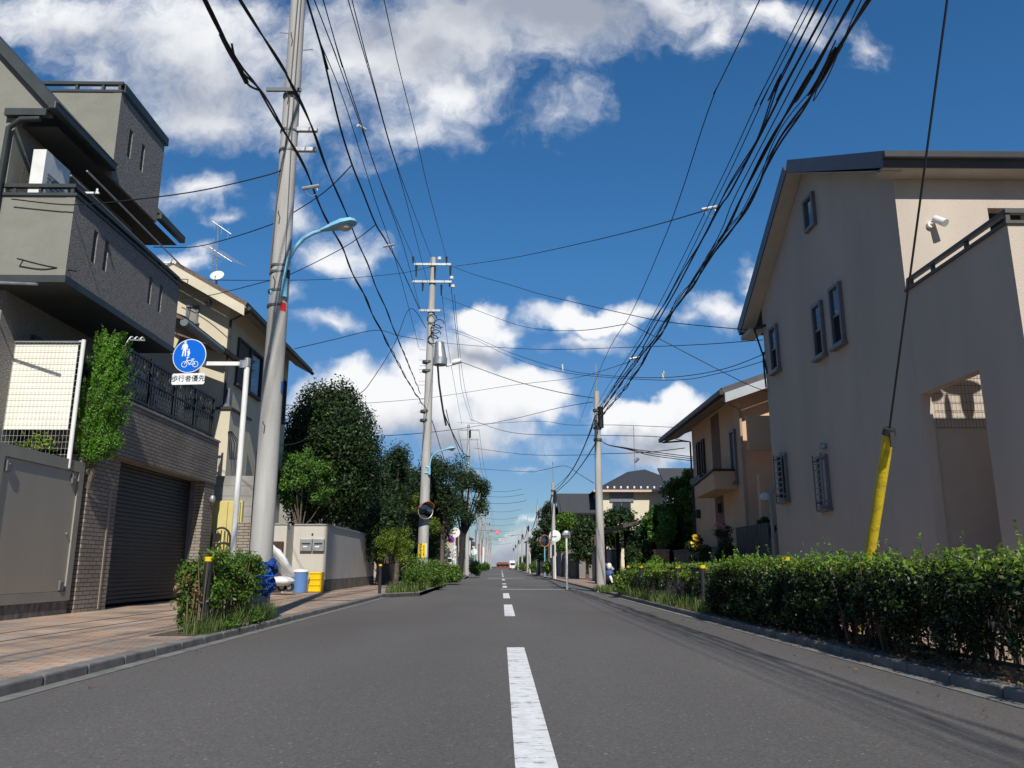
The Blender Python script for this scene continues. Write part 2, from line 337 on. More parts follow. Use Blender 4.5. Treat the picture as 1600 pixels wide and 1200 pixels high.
# ------------------------------------------------------------------ ground, road, pavements
SZ = .08                                                   # pavement height
M_asph = mat('asphalt', (.138, .127, .119), .82, (.102, .094, .088), 55, .5, 240, spec=.35, detail=8, cfac=(.25, .75))
def speckle(m):      # bright and dark aggregate grains plus broad worn zones
    t = m.node_tree; b = t.nodes['Principled BSDF']; src = b.inputs['Base Color'].links[0].from_socket
    g = t.nodes.new('ShaderNodeNewGeometry')
    v = t.nodes.new('ShaderNodeTexVoronoi'); v.inputs['Scale'].default_value = 90; t.links.new(g.outputs['Position'], v.inputs['Vector'])
    sp = t.nodes.new('ShaderNodeSeparateColor'); t.links.new(v.outputs['Color'], sp.inputs[0])
    r = t.nodes.new('ShaderNodeMapRange'); r.inputs[1].default_value = 0; r.inputs[2].default_value = 1; r.inputs[3].default_value = .8; r.inputs[4].default_value = 1.2; t.links.new(sp.outputs[0], r.inputs[0])
    r2 = t.nodes.new('ShaderNodeMapRange'); r2.inputs[1].default_value = .985; r2.inputs[2].default_value = 1; r2.inputs[3].default_value = 0; r2.inputs[4].default_value = 1.3; t.links.new(sp.outputs[1], r2.inputs[0])
    n = t.nodes.new('ShaderNodeTexNoise'); n.inputs['Scale'].default_value = .35; n.inputs['Detail'].default_value = 7
    mp = t.nodes.new('ShaderNodeMapping'); mp.inputs['Scale'].default_value = (1.4, .35, 1); t.links.new(g.outputs['Position'], mp.inputs[0]); t.links.new(mp.outputs[0], n.inputs['Vector'])
    r3 = t.nodes.new('ShaderNodeMapRange'); r3.inputs[1].default_value = .3; r3.inputs[2].default_value = .7; r3.inputs[3].default_value = .84; r3.inputs[4].default_value = 1.14; t.links.new(n.outputs[0], r3.inputs[0])
    a = t.nodes.new('ShaderNodeMath'); a.operation = 'ADD'; t.links.new(r.outputs[0], a.inputs[0]); t.links.new(r2.outputs[0], a.inputs[1])
    k = t.nodes.new('ShaderNodeMath'); k.operation = 'MULTIPLY'; t.links.new(a.outputs[0], k.inputs[0]); t.links.new(r3.outputs[0], k.inputs[1])
    h = t.nodes.new('ShaderNodeHueSaturation'); t.links.new(src, h.inputs['Color']); t.links.new(k.outputs[0], h.inputs['Value']); t.links.new(h.outputs[0], b.inputs['Base Color'])
speckle(M_asph)
M_conc = mat('concrete', (.33, .32, .3), .9, (.22, .215, .2), 2.2, .3, 60)
M_kerb = mat('kerb_stone', (.21, .2, .19), .9, (.13, .125, .12), 6, .5, 90)
M_gut = mat('gutter_concrete', (.22, .215, .2), .9, (.13, .13, .12), 5, .4, 90)
M_soil = mat('soil', (.1, .08, .055), .95, (.06, .05, .035), 6, .8, 30)
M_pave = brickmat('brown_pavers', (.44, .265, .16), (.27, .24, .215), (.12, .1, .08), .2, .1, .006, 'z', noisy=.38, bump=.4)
M_pave2 = brickmat('brown_pavers_right', (.36, .22, .15), (.3, .23, .18), (.16, .12, .1), .2, .1, .004, 'z', noisy=.3, bump=.25)  # second brown paver mix, for the right pavement
M_paint = mat('white_road_paint', (.78, .78, .77), .7, (.62, .62, .61), 14, .3, 120)
def worn(m):
    t = m.node_tree; b = t.nodes['Principled BSDF']; src = b.inputs['Base Color'].links[0].from_socket
    g = t.nodes.new('ShaderNodeNewGeometry'); n = t.nodes.new('ShaderNodeTexNoise'); n.inputs['Scale'].default_value = 7; n.inputs['Detail'].default_value = 9; n.inputs['Roughness'].default_value = .8
    mp = t.nodes.new('ShaderNodeMapping'); mp.inputs['Scale'].default_value = (.7, 1.9, 1); t.links.new(g.outputs['Position'], mp.inputs[0]); t.links.new(mp.outputs[0], n.inputs['Vector'])
    r = t.nodes.new('ShaderNodeMapRange'); r.inputs[1].default_value = .54; r.inputs[2].default_value = .60; t.links.new(n.outputs[0], r.inputs[0])
    x = t.nodes.new('ShaderNodeMix'); x.data_type = 'RGBA'; t.links.new(r.outputs[0], x.inputs[0]); t.links.new(src, x.inputs[6]); x.inputs[7].default_value = (.2, .2, .2, 1); t.links.new(x.outputs[2], b.inputs['Base Color'])
worn(M_paint)
YF = 330
struct(B().add([(-3000,-400,-.02),(3000,-400,-.02),(3000,5500,-.02),(-3000,5500,-.02)], [(0,1,2,3)]).build('ground', M_soil, fixn=False))
struct(B().add([(-3.05,-40,0),(3.1,-40,0),(3.1,YF,0),(-3.05,YF,0)], [(0,1,2,3)]).build('road', M_asph, fixn=False))
gl = B()
for y in np.arange(-20, 120, .6):
    gl.box(-3.14, -3.0, y+.004, y+.596, -.01, .006); gl.box(3.0, 3.12, y+.004, y+.596, -.01, .006)
struct(gl.build('gutter', M_gut))
def kerb_run(X0, X1, name):
    b = B()
    for y in np.arange(-20, 160, .6): b.box(X0, X1, y+.004, y+.596, -.05, SZ)
    return struct(b.build(name, M_kerb, bevel=.015))
kerb_run(-3.27, -3.12, 'kerb_left'); kerb_run(3.11, 3.26, 'kerb_right')
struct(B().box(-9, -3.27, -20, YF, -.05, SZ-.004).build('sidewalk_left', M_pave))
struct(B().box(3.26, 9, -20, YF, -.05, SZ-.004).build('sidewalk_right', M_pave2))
dd = B()
def dash(x0, x1, y0, y1, z=.004): dd.add([(x0,y0,z),(x1,y0,z),(x1,y1,z),(x0,y1,z)], [(0,1,2,3)])
for y0, y1 in ((3.0, 8.43), (13.6, 17.7), (21.1, 25.1), (31.5, 34.5), (37.5, 39.5), (48, 53), (66, 71), (76, 81), (87, 92), (99, 104), (112, 118), (128, 134), (145, 152), (165, 172)):
    dash(.06, .235, y0, y1)
dash(-.02, 2.9, 29.2, 29.5); dash(-.9, 1.6, 56.5, 57.3); dash(-3, .1, 84, 84.6)
struct(dd.build('road_marking', M_paint, fixn=False))
# paving seams along the left pavement
sm = B()
for x in (-5.55, -4.95): sm.box(x, x+.022, 2, 60, SZ-.01, SZ)
struct(sm.build('drain_slot', mat('slot', (.08, .06, .05), .9)))
M_wireshade = mat('wire_shadow_dark', (.035, .034, .033), .6)
def shadow_line(pts, w):
    b = B(); P = [np.array(p, float) for p in pts]; Q = []
    for a, c in zip(P[:-1], P[1:]):
        n = max(2, int(np.linalg.norm(c-a)/.12))
        for k in range(n): Q.append(a+(c-a)*k/n+RNG.normal(0, .012, 2))
    Q.append(P[-1])
    for a, c in zip(Q[:-1], Q[1:]):
        d = (c-a)/max(1e-6, np.linalg.norm(c-a)); m = np.array([-d[1], d[0]])*w*RNG.uniform(.4, 1)
        b.add([(*(a-m), .003), (*(a+m), .003), (*(c+m), .003), (*(c-m), .003)], [(0,1,2,3)])
    return struct(b.build('road_wire_shadow', M_wireshade, fixn=False))
shadow_line([(-3.0, 14.6), (-1.2, 14.75), (.9, 14.6), (3.0, 14.7)], .012)  # overhead wire's shadow drawn as a dark line on the road
# ------------------------------------------------------------------ shared finishes
M_black = mat('black_metal', (.02, .021, .023), .5, (.03, .03, .032), 5, 0, spec=.4)
M_steel = mat('galvanised_steel', (.42, .44, .45), .45, (.3, .31, .32), 9, 0, metal=.6)
M_white = mat('white_paint', (.78, .78, .76), .5, (.68, .68, .66), 4)
M_dgl = glassmat('dark_glass'); M_alu = mat('grey_aluminium', (.2, .2, .21), .45, (.16, .16, .17), 5, metal=.3)
M_dark = mat('dark_interior', (.012, .012, .014), .9)
M_screen = mat('dark_window_screen', (.02, .018, .022), .9)
M_pole = mat('pole_concrete', (.46, .45, .43), .85, (.33, .32, .30), 1.8, .3, 60, stretch=(4, 4, .45), detail=9)
M_rubber = mat('cable_black', (.015, .015, .016), .6)
M_lblue = mat('pale_blue_paint', (.24, .52, .66), .4, (.19, .45, .6), 6)
M_yel = mat('yellow_plastic', (.75, .52, .02), .4, (.62, .42, .02), 5)
M_insul = mat('porcelain', (.75, .74, .7), .25)
def window_x(par, X, s, y0, y1, z0, z1, fm=None, upper=None, lower=None, fr=.06, dep=.07, split=True, sill=True):
    """window on a wall facing +x (s=1) or -x (s=-1); proud frame, recessed panes"""
    fm = fm or M_alu; w = B()
    w.box(X, X+s*dep, y0, y1, z1-fr, z1); w.box(X, X+s*dep, y0, y1, z0, z0+fr); w.box(X, X+s*dep, y0, y0+fr, z0+fr, z1-fr); w.box(X, X+s*dep, y1-fr, y1, z0+fr, z1-fr)
    f = w.build('window', fm, par, bevel=.004); zm = (z0+z1)/2
    if split:
        B().box(X+s*.004, X+s*.045, y0+fr, y1-fr, zm-.02, zm+.02).build('frame', fm, f)
        B().box(X+s*.003, X+s*.03, y0+fr, y1-fr, zm+.02, z1-fr).build('pane', upper or M_dgl, f)
        B().box(X+s*.003, X+s*.016, y0+fr, y1-fr, z0+fr, zm-.02).build('pane', lower or M_screen, f)
    else: B().box(X+s*.003, X+s*.02, y0+fr, y1-fr, z0+fr, z1-fr).build('pane', upper or M_dgl, f)
    if sill: B().box(X, X+s*(dep+.05), y0-.04, y1+.04, z0-.05, z0-.001).build('sill', fm, f, bevel=.005)
    return f
def window_y(par, Y, x0, x1, z0, z1, fm=None, pane=None, fr=.05, dep=.06, mull=True, sill=True):
    """window on a wall facing the camera (-y)"""
    fm = fm or M_alu; w = B()
    w.box(x0, x1, Y-dep, Y, z1-fr, z1); w.box(x0, x1, Y-dep, Y, z0, z0+fr); w.box(x0, x0+fr, Y-dep, Y, z0+fr, z1-fr); w.box(x1-fr, x1, Y-dep, Y, z0+fr, z1-fr)
    f = w.build('window', fm, par); xm = (x0+x1)/2
    B().box(x0+fr, x1-fr, Y-.02, Y-.003, z0+fr, z1-fr).build('pane', pane or M_dgl, f)
    if mull: B().box(xm-.02, xm+.02, Y-.045, Y-.021, z0+fr, z1-fr).build('frame', fm, f)
    if sill: B().box(x0-.04, x1+.04, Y-dep-.04, Y, z0-.04, z0-.001).build('sill', fm, f)
    return f
# ------------------------------------------------------------------ RIGHT: large grey rendered house
XR = 5.8
M_rend = mat('cream_grey_render', (.60, .515, .43), .92, (.50, .43, .36), 1.3, .6, 95, detail=10, stretch=(1, 1, .28), cfac=(.3, .75))
M_navy = mat('navy_roof_metal', (.045, .055, .075), .45, (.06, .07, .09), 3, 0, spec=.4)
M_soff = mat('cream_soffit', (.5, .46, .4), .9)
H = thing('house', 'large plain grey rendered house with a dark gable roof right of the road', 'house', (XR, 10.77, 0), 'houses along the street')
g = B(); prof = [(10.77, 0), (16.9, 0), (16.9, 6.43), (14.03, 8.2), (10.77, 6.57)]
g.prism(prof, 'x', XR, XR+.18)
g.build('wall', M_rend, H)
B().wally(10.77, .18, XR+.18, 13, 0, 6.42, [(7.15, 7.75, 5.45, 5.95)]).build('wall', M_rend, H)
rf = B(); rf.slab([(XR-.32,10.42,6.40),(13,10.42,6.40),(13,14.03,8.22),(XR-.32,14.03,8.22)], .24)
rf.slab([(XR-.32,14.03,8.22),(13,14.03,8.22),(13,17.6,6.0),(XR-.32,17.6,6.0)], .24)
roof = rf.build('roof', M_navy, H)
gt = B(); gt.box(XR-.33, 13, 10.30, 10.415, 6.50, 6.62)
gt.build('gutter', M_black, roof, bevel=.02)
B().box(XR-.3, 13, 10.43, 10.765, 6.40, 6.44).build('soffit', M_soff, roof)
B().box(XR-.3, XR-.003, 16.9, 17.55, 5.86, 5.95).build('soffit', M_soff, roof)
rk = B()    # rake soffit strips under the verge, pale
rk.slab([(XR-.3,10.5,6.38),(XR-.004,10.5,6.38),(XR-.004,14.03,8.2),(XR-.3,14.03,8.2)], .015)
rk.slab([(XR-.3,14.03,8.2),(XR-.004,14.03,8.2),(XR-.004,17.5,6.04),(XR-.3,17.5,6.04)], .015)
rk.build('soffit', M_soff, roof)
for px in (1422, 1472, 1506, 1559, 1592):
    p = ay(px, 234, 10.75); B().prism([(10.55, 6.60), (10.75, 6.70), (10.75, 6.86), (10.60, 6.74)], 'x', p[0]-.06, p[0]+.06).build('snow_guard', M_black, roof)
M_skyglass = glassmat('sky_reflecting_glass', (.05, .055, .06), .03)
window_x(H, XR, -1, 13.62, 14.05, 4.49, 5.5, M_alu, M_skyglass, M_screen)
window_x(H, XR, -1, 12.8, 13.25, 4.48, 5.56, M_alu, M_skyglass, M_screen)
window_x(H, XR, -1, 15.95, 16.4, 4.8, 5.78, M_alu, M_skyglass, M_screen)
window_x(H, XR, -1, 13.55, 14.02, 6.95, 7.6, M_alu, M_skyglass, None, split=False, sill=False)
M_blind = mat('white_blind', (.5, .5, .5), .6)
def grille_window(y0, y1, z0, z1, pane, dark):
    f = window_x(H, XR, -1, y0, y1, z0, z1, M_alu, pane, None, split=False, fr=.05, dep=.06)
    b = B(); n = 8
    for i in range(n+1):
        z = z0+.04+(z1-z0-.08)*i/n; b.box(XR-.13, XR-.12, y0+.02, y1-.02, z-.012, z+.012)
    for y in (y0, y1-.03): b.box(XR-.135, XR-.115, y, y+.02, z0-.02, z1+.02); b.box(XR-.114, XR-.062, y+.005, y+.025, z1-.1, z1-.07); b.box(XR-.114, XR-.062, y+.005, y+.025, z0+.1, z0+.13)
    b.build('grille', M_alu, f)
grille_window(16.02, 16.5, 2.1, 3.05, M_dark, 1); grille_window(14.0, 14.42, 1.8, 2.75, M_blind, 0)
# wall vents and cable mast bits
v = B(); p = ax(1291, 697, XR); v.ell((XR-.06, p[1], p[2]), (.07, .07, .06), 12, 8); v.build('vent', M_steel, H)
v = B(); v.tube([(XR-.03, 16.85, 5.4), (XR-.06, 16.85, 5.2), (XR-.04, 16.85, 4.6)], .018, 6); v.build('conduit', M_rubber, H)
b = B(); b.tube([(XR+.06, 17.0, 2.55), (XR+.02, 17.02, 2.4), (XR-.07, 17.0, 2.3), (XR-.07, 17.0, .1)], .035, 10); b.build('downpipe', mat('grey_pipe', (.3, .31, .33), .5), H)
# security light on the sunlit wall
fl = thing('security_light', 'white spot security light fixed to the sunlit cream wall of the grey house', 'light', ay(1455, 352, 10.77))
p = ay(1455, 350, 10.72)
B().cyl((p[0], 10.768, p[2]), (p[0], 10.72, p[2]), .055, .05).build('base', M_white, fl)
B().tube([(p[0], 10.72, p[2]), (p[0]+.06, 10.66, p[2]+.02)], .018).build('arm', M_white, fl)
B().cyl((p[0]+.05, 10.70, p[2]+.075), (p[0]+.11, 10.55, p[2]-.06), .05, .058).build('lamp_head', M_white, fl)
# second-floor window behind the rail on the lit wall
window_y(H, 10.77, 7.15, 7.75, 5.0, 5.45, M_alu, M_dgl)
# terrace block with solid parapet towards the camera
B().wallx(XR, -.15, 8.43, 10.765, 0, 4.63, [(9.32, 10.72, .5, 3.13)]).build('terrace_wall', M_rend, H)
B().wally(8.43, .15, XR+.15, 13, 0, 4.63, [(6.3, 7.0, 3.93, 4.06), (7.3, 7.6, 3.93, 4.06), (7.9, 8.3, 3.93, 4.06)]).build('terrace_wall', M_rend, H)  # unseen slots added high in this wall to let sun flecks through
cp = B(); cp.box(XR-.03, XR+.18, 8.40, 10.765, 4.632, 4.67); cp.box(XR+.18, 13, 8.40, 8.61, 4.632, 4.67); cp.build('coping', mat('brown_grey_metal', (.1, .095, .09), .5), H)
struct(B().box(3.262, 3.9, -20, 23, .0, SZ+.002).build('planting_soil', M_soil)); struct(B().box(-3.75, -3.272, 8.9, 11.95, .0, SZ+.002).build('planting_soil', M_soil))
rl = B(); rl.box(XR+.02, XR+.09, 8.46, 10.765, 4.79, 4.84); rl.box(XR+.09, 13, 8.46, 8.53, 4.79, 4.84)
for y in (8.48, 9.3, 10.1, 10.68): rl.box(XR+.03, XR+.08, y, y+.04, 4.67, 4.79)
for x in (7.2, 8.6, 10, 11.4): rl.box(x, x+.04, 8.47, 8.52, 4.67, 4.79)
rl.build('handrail', mat('brown_grey_metal', (.1, .095, .09), .5), H)
tr = B()    # thin dark bars added as the grid shadow on the terrace's back wall
for x in np.arange(6.0, 7.9, .05): tr.box(x, x+.0025, 10.745, 10.748, 2.66, 3.6)
for z in np.arange(2.66, 3.6, .12): tr.box(6.0, 7.9, 10.749, 10.753, z, z+.005)
tr.build('grid_shadow_bars', M_black, H)
b = B()    # unseen blobs added above the front parapet only to shadow the terrace wall
b.ell((6.5, 8.5, 4.95), (.05, .05, .26), 12, 8); b.ell((6.78, 8.5, 5.12), (.1, .06, .3), 12, 8); b.ell((6.72, 8.5, 5.3), (.3, .07, .1), 12, 8); b.ell((6.3, 8.5, 5.2), (.16, .06, .1), 12, 8)
b.build('parapet_shadow_caster', M_black, H)
# ------------------------------------------------------------------ yellow guy wire guard
p0 = ax(1360, 862, 4.0); p1 = ax(1389, 676, 4.0); d = p1-p0; dn = d/np.linalg.norm(d)
gt0 = p0-dn*(p0[2]-SZ)/dn[2]
gw = thing('guy_wire', 'steel guy wire in a scuffed yellow guard tube rising out of the right hedge', 'guy wire', gt0)
b = B(); b.tube([gt0, p1], .055, 16); b.build('guard_tube', mat('yellow_guard', (.68, .52, .025), .5, (.42, .3, .05), 7, .3, 30, detail=9, cfac=(.5, .68)), gw)
b = B(); b.tube([p1-dn*.02, p1+dn*.05], [.07, .06], 16); b.box(*(p1[0]+.0-.025, p1[0]+.025), p1[1]-.07, p1[1]-.05, p1[2]-.16, p1[2]-.01); b.build('collar', M_black, gw)
q = ax(1480, 0, 4.0); dq = (q-p1)/np.linalg.norm(q-p1); b = B(); b.tube([p1, p1+dq*9], .011, 6); b.build('wire', M_rubber, gw)
# ------------------------------------------------------------------ RIGHT: tan house
M_tan = mat('tan_render', (.68, .46, .30), .9, (.6, .40, .26), 1.3, .3, 100)
XT = 6.2
T = thing('house', 'tan rendered house with a dark sloping eave beyond the grey house', 'house', (XT, 20, 0), 'houses along the street')
g = B(); g.prism([(20.2, 0), (25.6, 0), (25.6, 5.2), (20.2, 5.2)], 'x', XT, XT+.15); g.build('wall', M_tan, T)
# gabled end wall facing the camera, roof rising away from the road
B().prism([(XT+.15, 0), (12, 0), (12, 7.2), (XT+.15, 5.2)], 'y', 20.2, 20.35).build('wall', M_tan, T)
B().prism([(XT+.15, 0), (12, 0), (12, 7.2), (XT+.15, 5.2)], 'y', 25.45, 25.6).build('wall', M_tan, T)
M_eave = mat('dark_brown_fascia', (.05, .045, .045), .5)
eN, eF = az(1120, 606, 5.3), az(1036, 682, 5.3)
rs = B(); rs.slab([(5.62, 19.6, 5.06), (12, 19.6, 7.3), (12, 27.6, 7.3), (5.62, 27.6, 5.06)], .16); r2 = rs.build('roof', mat('slate_roof', (.09, .09, .1), .6, (.06, .06, .07), 5), T)
B().box(5.50, 5.615, 19.6, 27.6, 5.02, 5.16).build('gutter', M_eave, r2, bevel=.02)
sf = B(); sf.slab([(5.63, 19.65, 5.02), (XT, 19.65, 5.2), (XT, 27.5, 5.2), (5.63, 27.5, 5.02)], -.02); sf.build('soffit', mat('brown_soffit', (.3, .24, .2), .9), r2)
vg = B(); vg.prism([(5.62, 5.06), (12, 7.3), (12, 7.05), (5.62, 4.82)], 'y', 19.52, 19.595); vg.build('verge_board', mat('pale_grey_board', (.42, .45, .48), .6), r2)
b = B(); b.tube([(5.62, 19.9, 5.0), (5.9, 20.05, 4.85), (XT-.05, 20.12, 4.75), (XT-.05, 20.12, .1)], .035, 8); b.build('downpipe', mat('tan_pipe', (.4, .3, .24), .5), T)
b = B(); b.tube([(5.62, 27.4, 5.0), (5.9, 25.75, 4.8), (XT-.05, 25.65, 4.75), (XT-.05, 25.65, .1)], .03, 8); b.build('downpipe', M_eave, T)
# flat darker brown strip, canopy, windows, lamps
B().box(XT-.006, XT+.004, 22.3, 23.2, 0.0, 5.1).build('brown_strip', mat('dark_brown_strip', (.22, .13, .1), .9), T)
window_x(T, XT, -1, 24.0, 24.3, 3.5, 4.6, M_eave, M_skyglass, M_screen, sill=False); window_x(T, XT, -1, 24.6, 24.9, 3.5, 4.6, M_eave, M_skyglass, M_screen, sill=False)
window_x(T, XT, -1, 20.75, 21.2, 2.95, 4.35, M_alu, M_alu, None, split=False)
cb = B(); cb.box(XT-.25, XT-.001, 23.8, 25.1, 3.3, 3.48); cb.build('balcony', M_eave, T)
cn = B(); cn.prism([(20.9, 2.78), (23.1, 2.72), (23.1, 3.05), (20.9, 3.25)], 'x', XT-.6, XT-.008); cn.build('canopy', M_tan, T)
B().slab([(XT-.65, 20.85, 3.27), (XT-.01, 20.85, 3.27), (XT-.01, 23.2, 3.07), (XT-.65, 23.2, 3.07)], .04).build('canopy', M_eave, T)
for px, py in ((1094, 803), (1127, 794)):
    p = ax(px, py, XT); B().box(XT-.12, XT-.002, p[1]-.07, p[1]+.07, p[2]-.13, p[2]+.13).build('wall_lamp', M_black, T)
# lower side wing between the two houses, with a round vent
B().prism([(5.95, 0), (6.6, 0), (6.6, 2.9), (5.95, 2.9)], 'y', 18.35, 18.5).build('side_wall', M_tan, T)
p = ay(1195, 776, 18.33); b = B(); b.cyl((p[0], 18.348, p[2]), (p[0], 18.27, p[2]), .1, .09, 20); b.build('vent', M_white, T)
b = B(); q0 = ax(1168, 650, XT+0.0); b.prism([(XR+.2, 3.55), (9, 3.55), (9, 4.4), (XR+.2, 4.4)], 'y', 19.1, 19.2); b.build('side_wall', M_tan, T)
# slatted fence between the houses
F = thing('fence', 'dark grey fence of upright boards between the tan house and the grey house', 'fence', (5.75, 17.6, SZ))
b = B()
for i, y in enumerate(np.arange(17.3, 19.7, .16)): b.box(5.72, 5.76, y, y+.12, SZ, 1.72)
b.build('board', mat('charcoal_board', (.07, .07, .08), .6), F); b = B(); b.box(5.765, 5.8, 17.3, 19.7, .4, .48); b.box(5.765, 5.8, 17.3, 19.7, 1.4, 1.48); b.build('rail', M_black, F)
# low walls and brick pillar beyond
M_gwall = mat('dark_grey_garden_wall', (.13, .12, .12), .9, (.09, .085, .085), 2, .3, 40)
def gwall(x, y0, y1, z, lab, m=None, t=.18, cat='garden wall'):
    o = thing('garden_wall', lab, cat, (x, y0, 0)); B().box(x, x+t, y0, y1, 0, z).build('wall', m or M_gwall, o); B().box(x-.02, x+t+.02, y0-.02, y1+.02, z+.001, z+.05).build('coping', m or M_gwall, o); return o
gwall(5.5, 20.2, 25.9, 1.25, 'low dark grey garden wall in front of the tan house'); gwall(5.2, 26.6, 28.0, 1.15, 'short dark grey garden wall beside the brick pillar')
M_rbrick = brickmat('orange_brick', (.4, .19, .1), (.5, .27, .15), (.25, .2, .16), .21, .075, .008, noisy=.2)
bp = thing('brick_pillar', 'square orange brick gate pillar standing in shrubs on the right pavement', 'pillar', (5.0, 26.0, SZ))
B().box(4.98, 5.4, 26.1, 26.5, 0, 1.28).build('shaft', M_rbrick, bp); B().box(4.95, 5.43, 26.07, 26.53, 1.281, 1.33).build('cap', M_conc, bp)
# carport with dark roof
Q = thing('carport', 'dark open carport with a low brown roof left of the tan house', 'carport', (6, 29, 0))
pts = [ay(945, 838, 30), ay(1020, 800, 30)]
B().slab([(4.4, 29, 2.15), (8.5, 29, 3.2), (8.5, 35, 3.2), (4.4, 35, 2.15)], .12).build('roof', mat('brown_roof', (.075, .06, .055), .7), Q)
for y in (29.2, 34.6): B().box(4.9, 5.05, y, y+.15, 0, 2.2).build('post', M_black, Q)
B().box(7.4, 7.5, 29, 35, 0, 2.8).build('wall', mat('brown_wall', (.06, .05, .05), .9), Q); B().box(5.3, 7.39, 34.9, 35, 0, 2.3).build('wall', mat('brown_wall', (.06, .05, .05), .9), Q)
# ------------------------------------------------------------------ RIGHT: two distant houses
Ho = thing('house', 'cream house with a black hipped roof and white snow guards behind trees on the right', 'house', (10, 60, 0), 'houses along the street')
M_cream = mat('cream_render', (.66, .6, .46), .9, (.6, .54, .4), 1, .2, 60)
B().box(7.3, 14.5, 60, 67, 0, 6.3).build('wall', M_cream, Ho)
b = B(); e = [(6.9, 59.5, 6.35), (14.9, 59.5, 6.35), (14.9, 67.5, 6.35), (6.9, 67.5, 6.35), (9.9, 62.5, 8.05), (11.3, 62.5, 8.25), (11.3, 64.5, 8.25), (9.9, 64.5, 8.05)]
b.add(e, [(0,1,5,4),(1,2,6,5),(2,3,7,6),(3,0,4,7),(4,5,6,7),(3,2,1,0)]); rr = b.build('roof', mat('black_tile', (.035, .037, .042), .55, (.05, .05, .055), 12, .4, 20), Ho)
b = B(); b.box(6.85, 14.95, 59.38, 59.49, 6.2, 6.36); b.build('gutter', mat('rust_white_gutter', (.6, .45, .35), .6), rr)
for i in range(14): B().box(7.4+.5*i, 7.52+.5*i, 59.75, 59.85, 6.5, 6.66).build('snow_guard', M_white, rr)
window_y(Ho, 60, 8.3, 9.7, 4.1, 5.9, M_alu, M_dgl); B().box(8.1, 9.9, 59.9, 59.999, 5.5, 6.25).build('wall_panel', M_alu, Ho)
b = B(); b.tube([(10.6, 63, 8.1), (10.6, 63, 11.8)], .03, 6); b.tube([(10.2, 63, 11.5), (11, 63, 11.6)], .02, 5); b.tube([(10.6, 63, 8.9), (10.9, 62.9, 9.2)], .13, 8); b.build('antenna', M_steel, Ho)
Hp = thing('house', 'grey house with a plain dark roof and one bright window behind trees', 'house', (5, 61, 0), 'houses along the street')
B().box(4.5, 7.0, 61, 66, 0, 5.0).build('wall', mat('grey_stucco', (.2, .19, .18), .9), Hp)
B().slab([(4.3, 60.4, 4.6), (7.25, 60.4, 4.6), (7.25, 63.5, 6.3), (4.3, 63.5, 6.3)], .15).build('roof', mat('charcoal_roof', (.06, .06, .065), .6), Hp)
window_y(Hp, 61, 5.2, 6.5, 3.2, 4.3, M_alu, mat('pale_green_curtain', (.45, .6, .55), .6))
He = thing('house', 'small grey house with a white corner post between the trees and the black roofed house', 'house', (13, 58, 0), 'houses along the street')
p = ay(1040, 745, 56); B().box(11.6, 14.5, 56, 58, 0, 6.3).build('wall', mat('blue_grey_wall', (.22, .24, .27), .9), He)
B().slab([(11.4, 55.6, 6.3), (14.6, 55.6, 6.3), (14.6, 58, 7.7), (11.4, 58, 7.7)], .12).build('roof', mat('charcoal_roof', (.06, .06, .065), .6), He)
B().box(12.35, 12.6, 55.85, 55.99, 3.5, 6.29).build('corner_post', M_white, He)
# ------------------------------------------------------------------ LEFT: dark grey house
XL = -6.8
M_lstuc = mat('grey_stucco_sunlit', (.265, .262, .225), .92, (.235, .232, .2), 2.5, .6, 90, stretch=(1, 1, 1.5))  # same stucco, tone set for the sunlit camera-facing sides
M_dstuc = mat('rough_grey_stucco_shaded', (.30, .285, .265), .95, (.17, .162, .152), 28, 1.0, 45, detail=8)  # same stucco, tone set for the sides out of full sun
M_trim = mat('dark_green_grey_trim', (.045, .055, .055), .5, (.035, .042, .042), 4, 0, spec=.4)
G = thing('house', 'tall dark grey stucco house with stepped balcony and roof turret on the left', 'house', (XL, 11.8, 0), 'houses along the street')
def slit(px0, py0, px1, py1):
    a = ax(px0, py0, XL); b_ = ax(px1, py1, XL); return (a[1], a[1]+.13, b_[2], a[2])
yS = [(12.47, 12.60, 5.72, 6.28), (12.86, 12.99, 5.72, 6.28), (14.62, 14.75, 5.72, 6.28), (15.1, 15.23, 5.72, 6.28)]
B().wallx(XL, .14, 11.8, 16.0, 5.22, 6.55, yS).build('balcony_wall', M_dstuc, G)
B().wally(11.8, .14, -7.93, XL-.14, 5.22, 6.55).build('balcony_wall', M_lstuc, G)
# skin in the sunlit stucco tone on the camera side of the balcony's end
B().box(XL-.14, XL-.0, 11.795, 11.7995, 5.22, 6.55).build('end_face', M_lstuc, G)
B().wally(16.0, -.14, -8.2, XL-.14, 5.22, 6.55).build('balcony_wall', M_dstuc, G)
b = B(); b.box(-9.8, XL+.02, 11.78, 16.02, 5.1, 5.215); b.build('balcony_floor', M_trim, G)
b = B(); b.box(XL-.16, XL+.03, 11.77, 16.03, 6.552, 6.60); b.box(-8.0, XL-.16, 11.77, 11.93, 6.552, 6.6)
for y in (11.8, 12.9, 14.0, 15.1, 15.93): b.box(XL-.09, XL-.04, y, y+.05, 6.6, 6.70)
b.box(XL-.12, XL-.01, 11.78, 16.03, 6.70, 6.76); b.box(-8.0, XL-.12, 11.78, 11.86, 6.70, 6.76)
for x in (-7.8, -7.4): b.box(x, x+.04, 11.8, 11.85, 6.6, 6.70)
b.build('handrail', M_trim, G)
